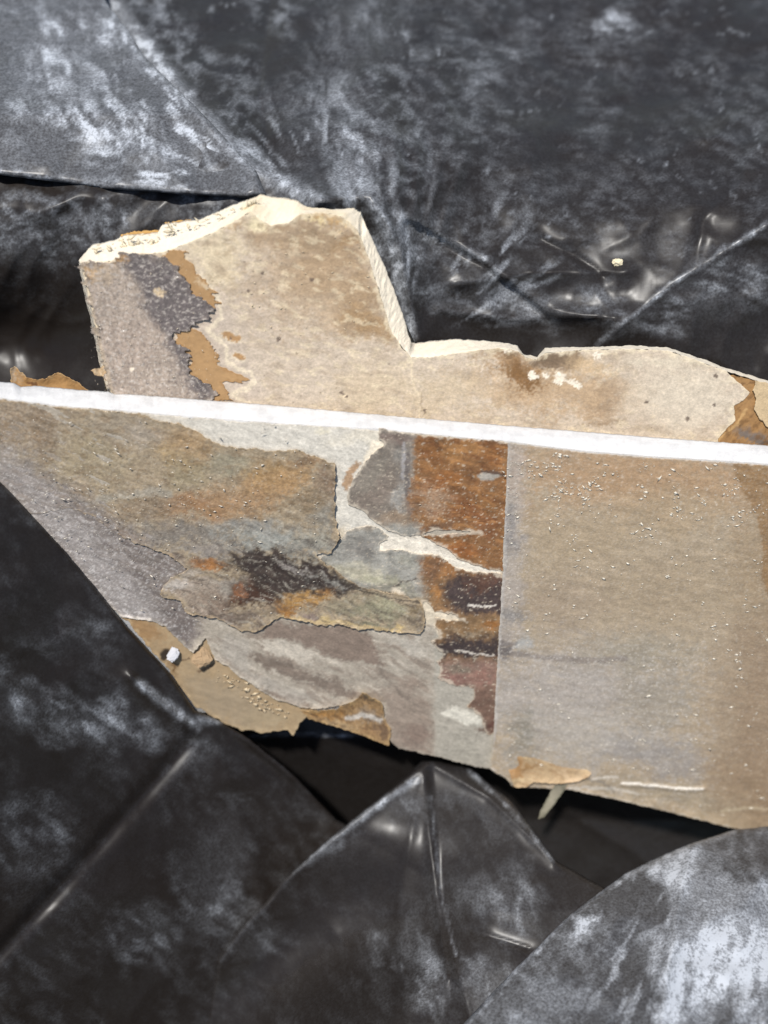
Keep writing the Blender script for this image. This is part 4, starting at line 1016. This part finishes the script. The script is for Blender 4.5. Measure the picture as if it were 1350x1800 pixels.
crumbs('crumbs_and_glints', upper, PU, 0.0007, a, b, (228, 210, 176), 'pale plaster grains on the brown stain')

# ================================================================== LOOSE BITS
def lump(name, label, cat, px, py, w, r, squash, col, mat, seed):
    q = np.random.RandomState(seed)
    d = q.randn(26, 3); d /= np.linalg.norm(d, axis=1)[:, None]
    v = d * q.uniform(0.72, 1.08, (26, 1)) * r * np.array(squash)
    c = P3(np.array(float(px)), np.array(float(py)), np.array(float(w)))
    V = v[:, 0:1] * X + v[:, 1:2] * U + v[:, 2:3] * W
    loc = c
    bm = bmesh.new()
    for p_ in V: bm.verts.new(p_)
    res = bmesh.ops.convex_hull(bm, input=bm.verts)
    bmesh.ops.delete(bm, geom=[g for g in bm.verts if not g.link_faces], context='VERTS')
    bmesh.ops.subdivide_edges(bm, edges=bm.edges[:], cuts=2, use_grid_fill=True)
    for g in bm.verts:
        g.co += Vector(q.randn(3)) * r * 0.035
    me = bpy.data.meshes.new(name); bm.to_mesh(me); bm.free(); V = me.vertices
    for an, val in (('Rg', 0.9), ('Gl', 0.0)):
        at = me.attributes.new(an, 'FLOAT', 'POINT'); at.data.foreach_set('value', np.full(len(V), val, np.float32))
    at = me.color_attributes.new('Col', 'FLOAT_COLOR', 'POINT')
    cc = np.ones((len(V), 4), np.float32); cc[:, :3] = lin(col) * KA; at.data.foreach_set('color', cc.ravel())
    for pl in me.polygons: pl.use_smooth = False
    me.materials.append(mat)
    o = bpy.data.objects.new(name, me); COL.objects.link(o); o.location = loc
    o['label'] = label; o['category'] = cat
    return o
f1 = lambda v: np.array(float(v))
lump('plaster_chunk', 'small white plaster chunk lying on the brown kraft patch beside the black fold', 'plaster', 304, 1151, PF.w(f1(304), f1(1151), 0.0022), 0.0031, (1.0, 1.05, 0.6), (198, 198, 201), M_GYP, 3)
lump('kraft_wad', 'curled wad of brown kraft paper beside the white plaster chunk', 'paper scrap', 355, 1155, PF.w(f1(355), f1(1155), 0.0016), 0.0050, (0.9, 1.05, 0.30), (168, 142, 110), M_KRAFT, 8)
wb = w_base(np.array([1086.0]), np.array([461.0]), np.array([900.0]))[0]
lump('plaster_crumb', 'tiny cream plaster crumb lying on the black bag above the boards', 'plaster', 1086, 461, wb + 0.001, 0.0020, (1.2, 0.9, 0.7), (240, 226, 190), M_GYP, 5)

# scrap of kraft paper poking up behind the long board, far left
PS = Plane(690, 0.012, 22)
def paint_scrap(x, y, f):
    p = Paint(x, y, (186, 144, 92), 95)
    p.blob(32, 660, 18, 22, (178, 160, 136), 0.9); p.line([(50, 674), (62, 675)], 4, (110, 70, 40), 0.8, 3); p.mod(0.14, 20, 12); edge_tint(p, f, (206, 176, 128), 4, 0.4); return p
sc = thing('paper_scrap', 'torn light brown paper scrap poking up behind the left end of the white edge', 'paper scrap', tuple(P3(f1(90), f1(740), PS.w(f1(90), f1(740)))))
layer('paper_sheet', sc, PS, [(18, 648), (26, 645), (34, 652), (48, 664), (58, 667), (82, 664), (100, 656), (116, 660), (136, 672), (152, 684), (175, 700), (175, 760), (20, 760), (24, 690), (18, 665)], 0.0, paint_scrap, M_KRAFT, step=1.5, wa=2, wb=3, seed=64, thick=0.0006,
      curl=lambda x, y, f: 0.002 * np.exp(-f / 12))
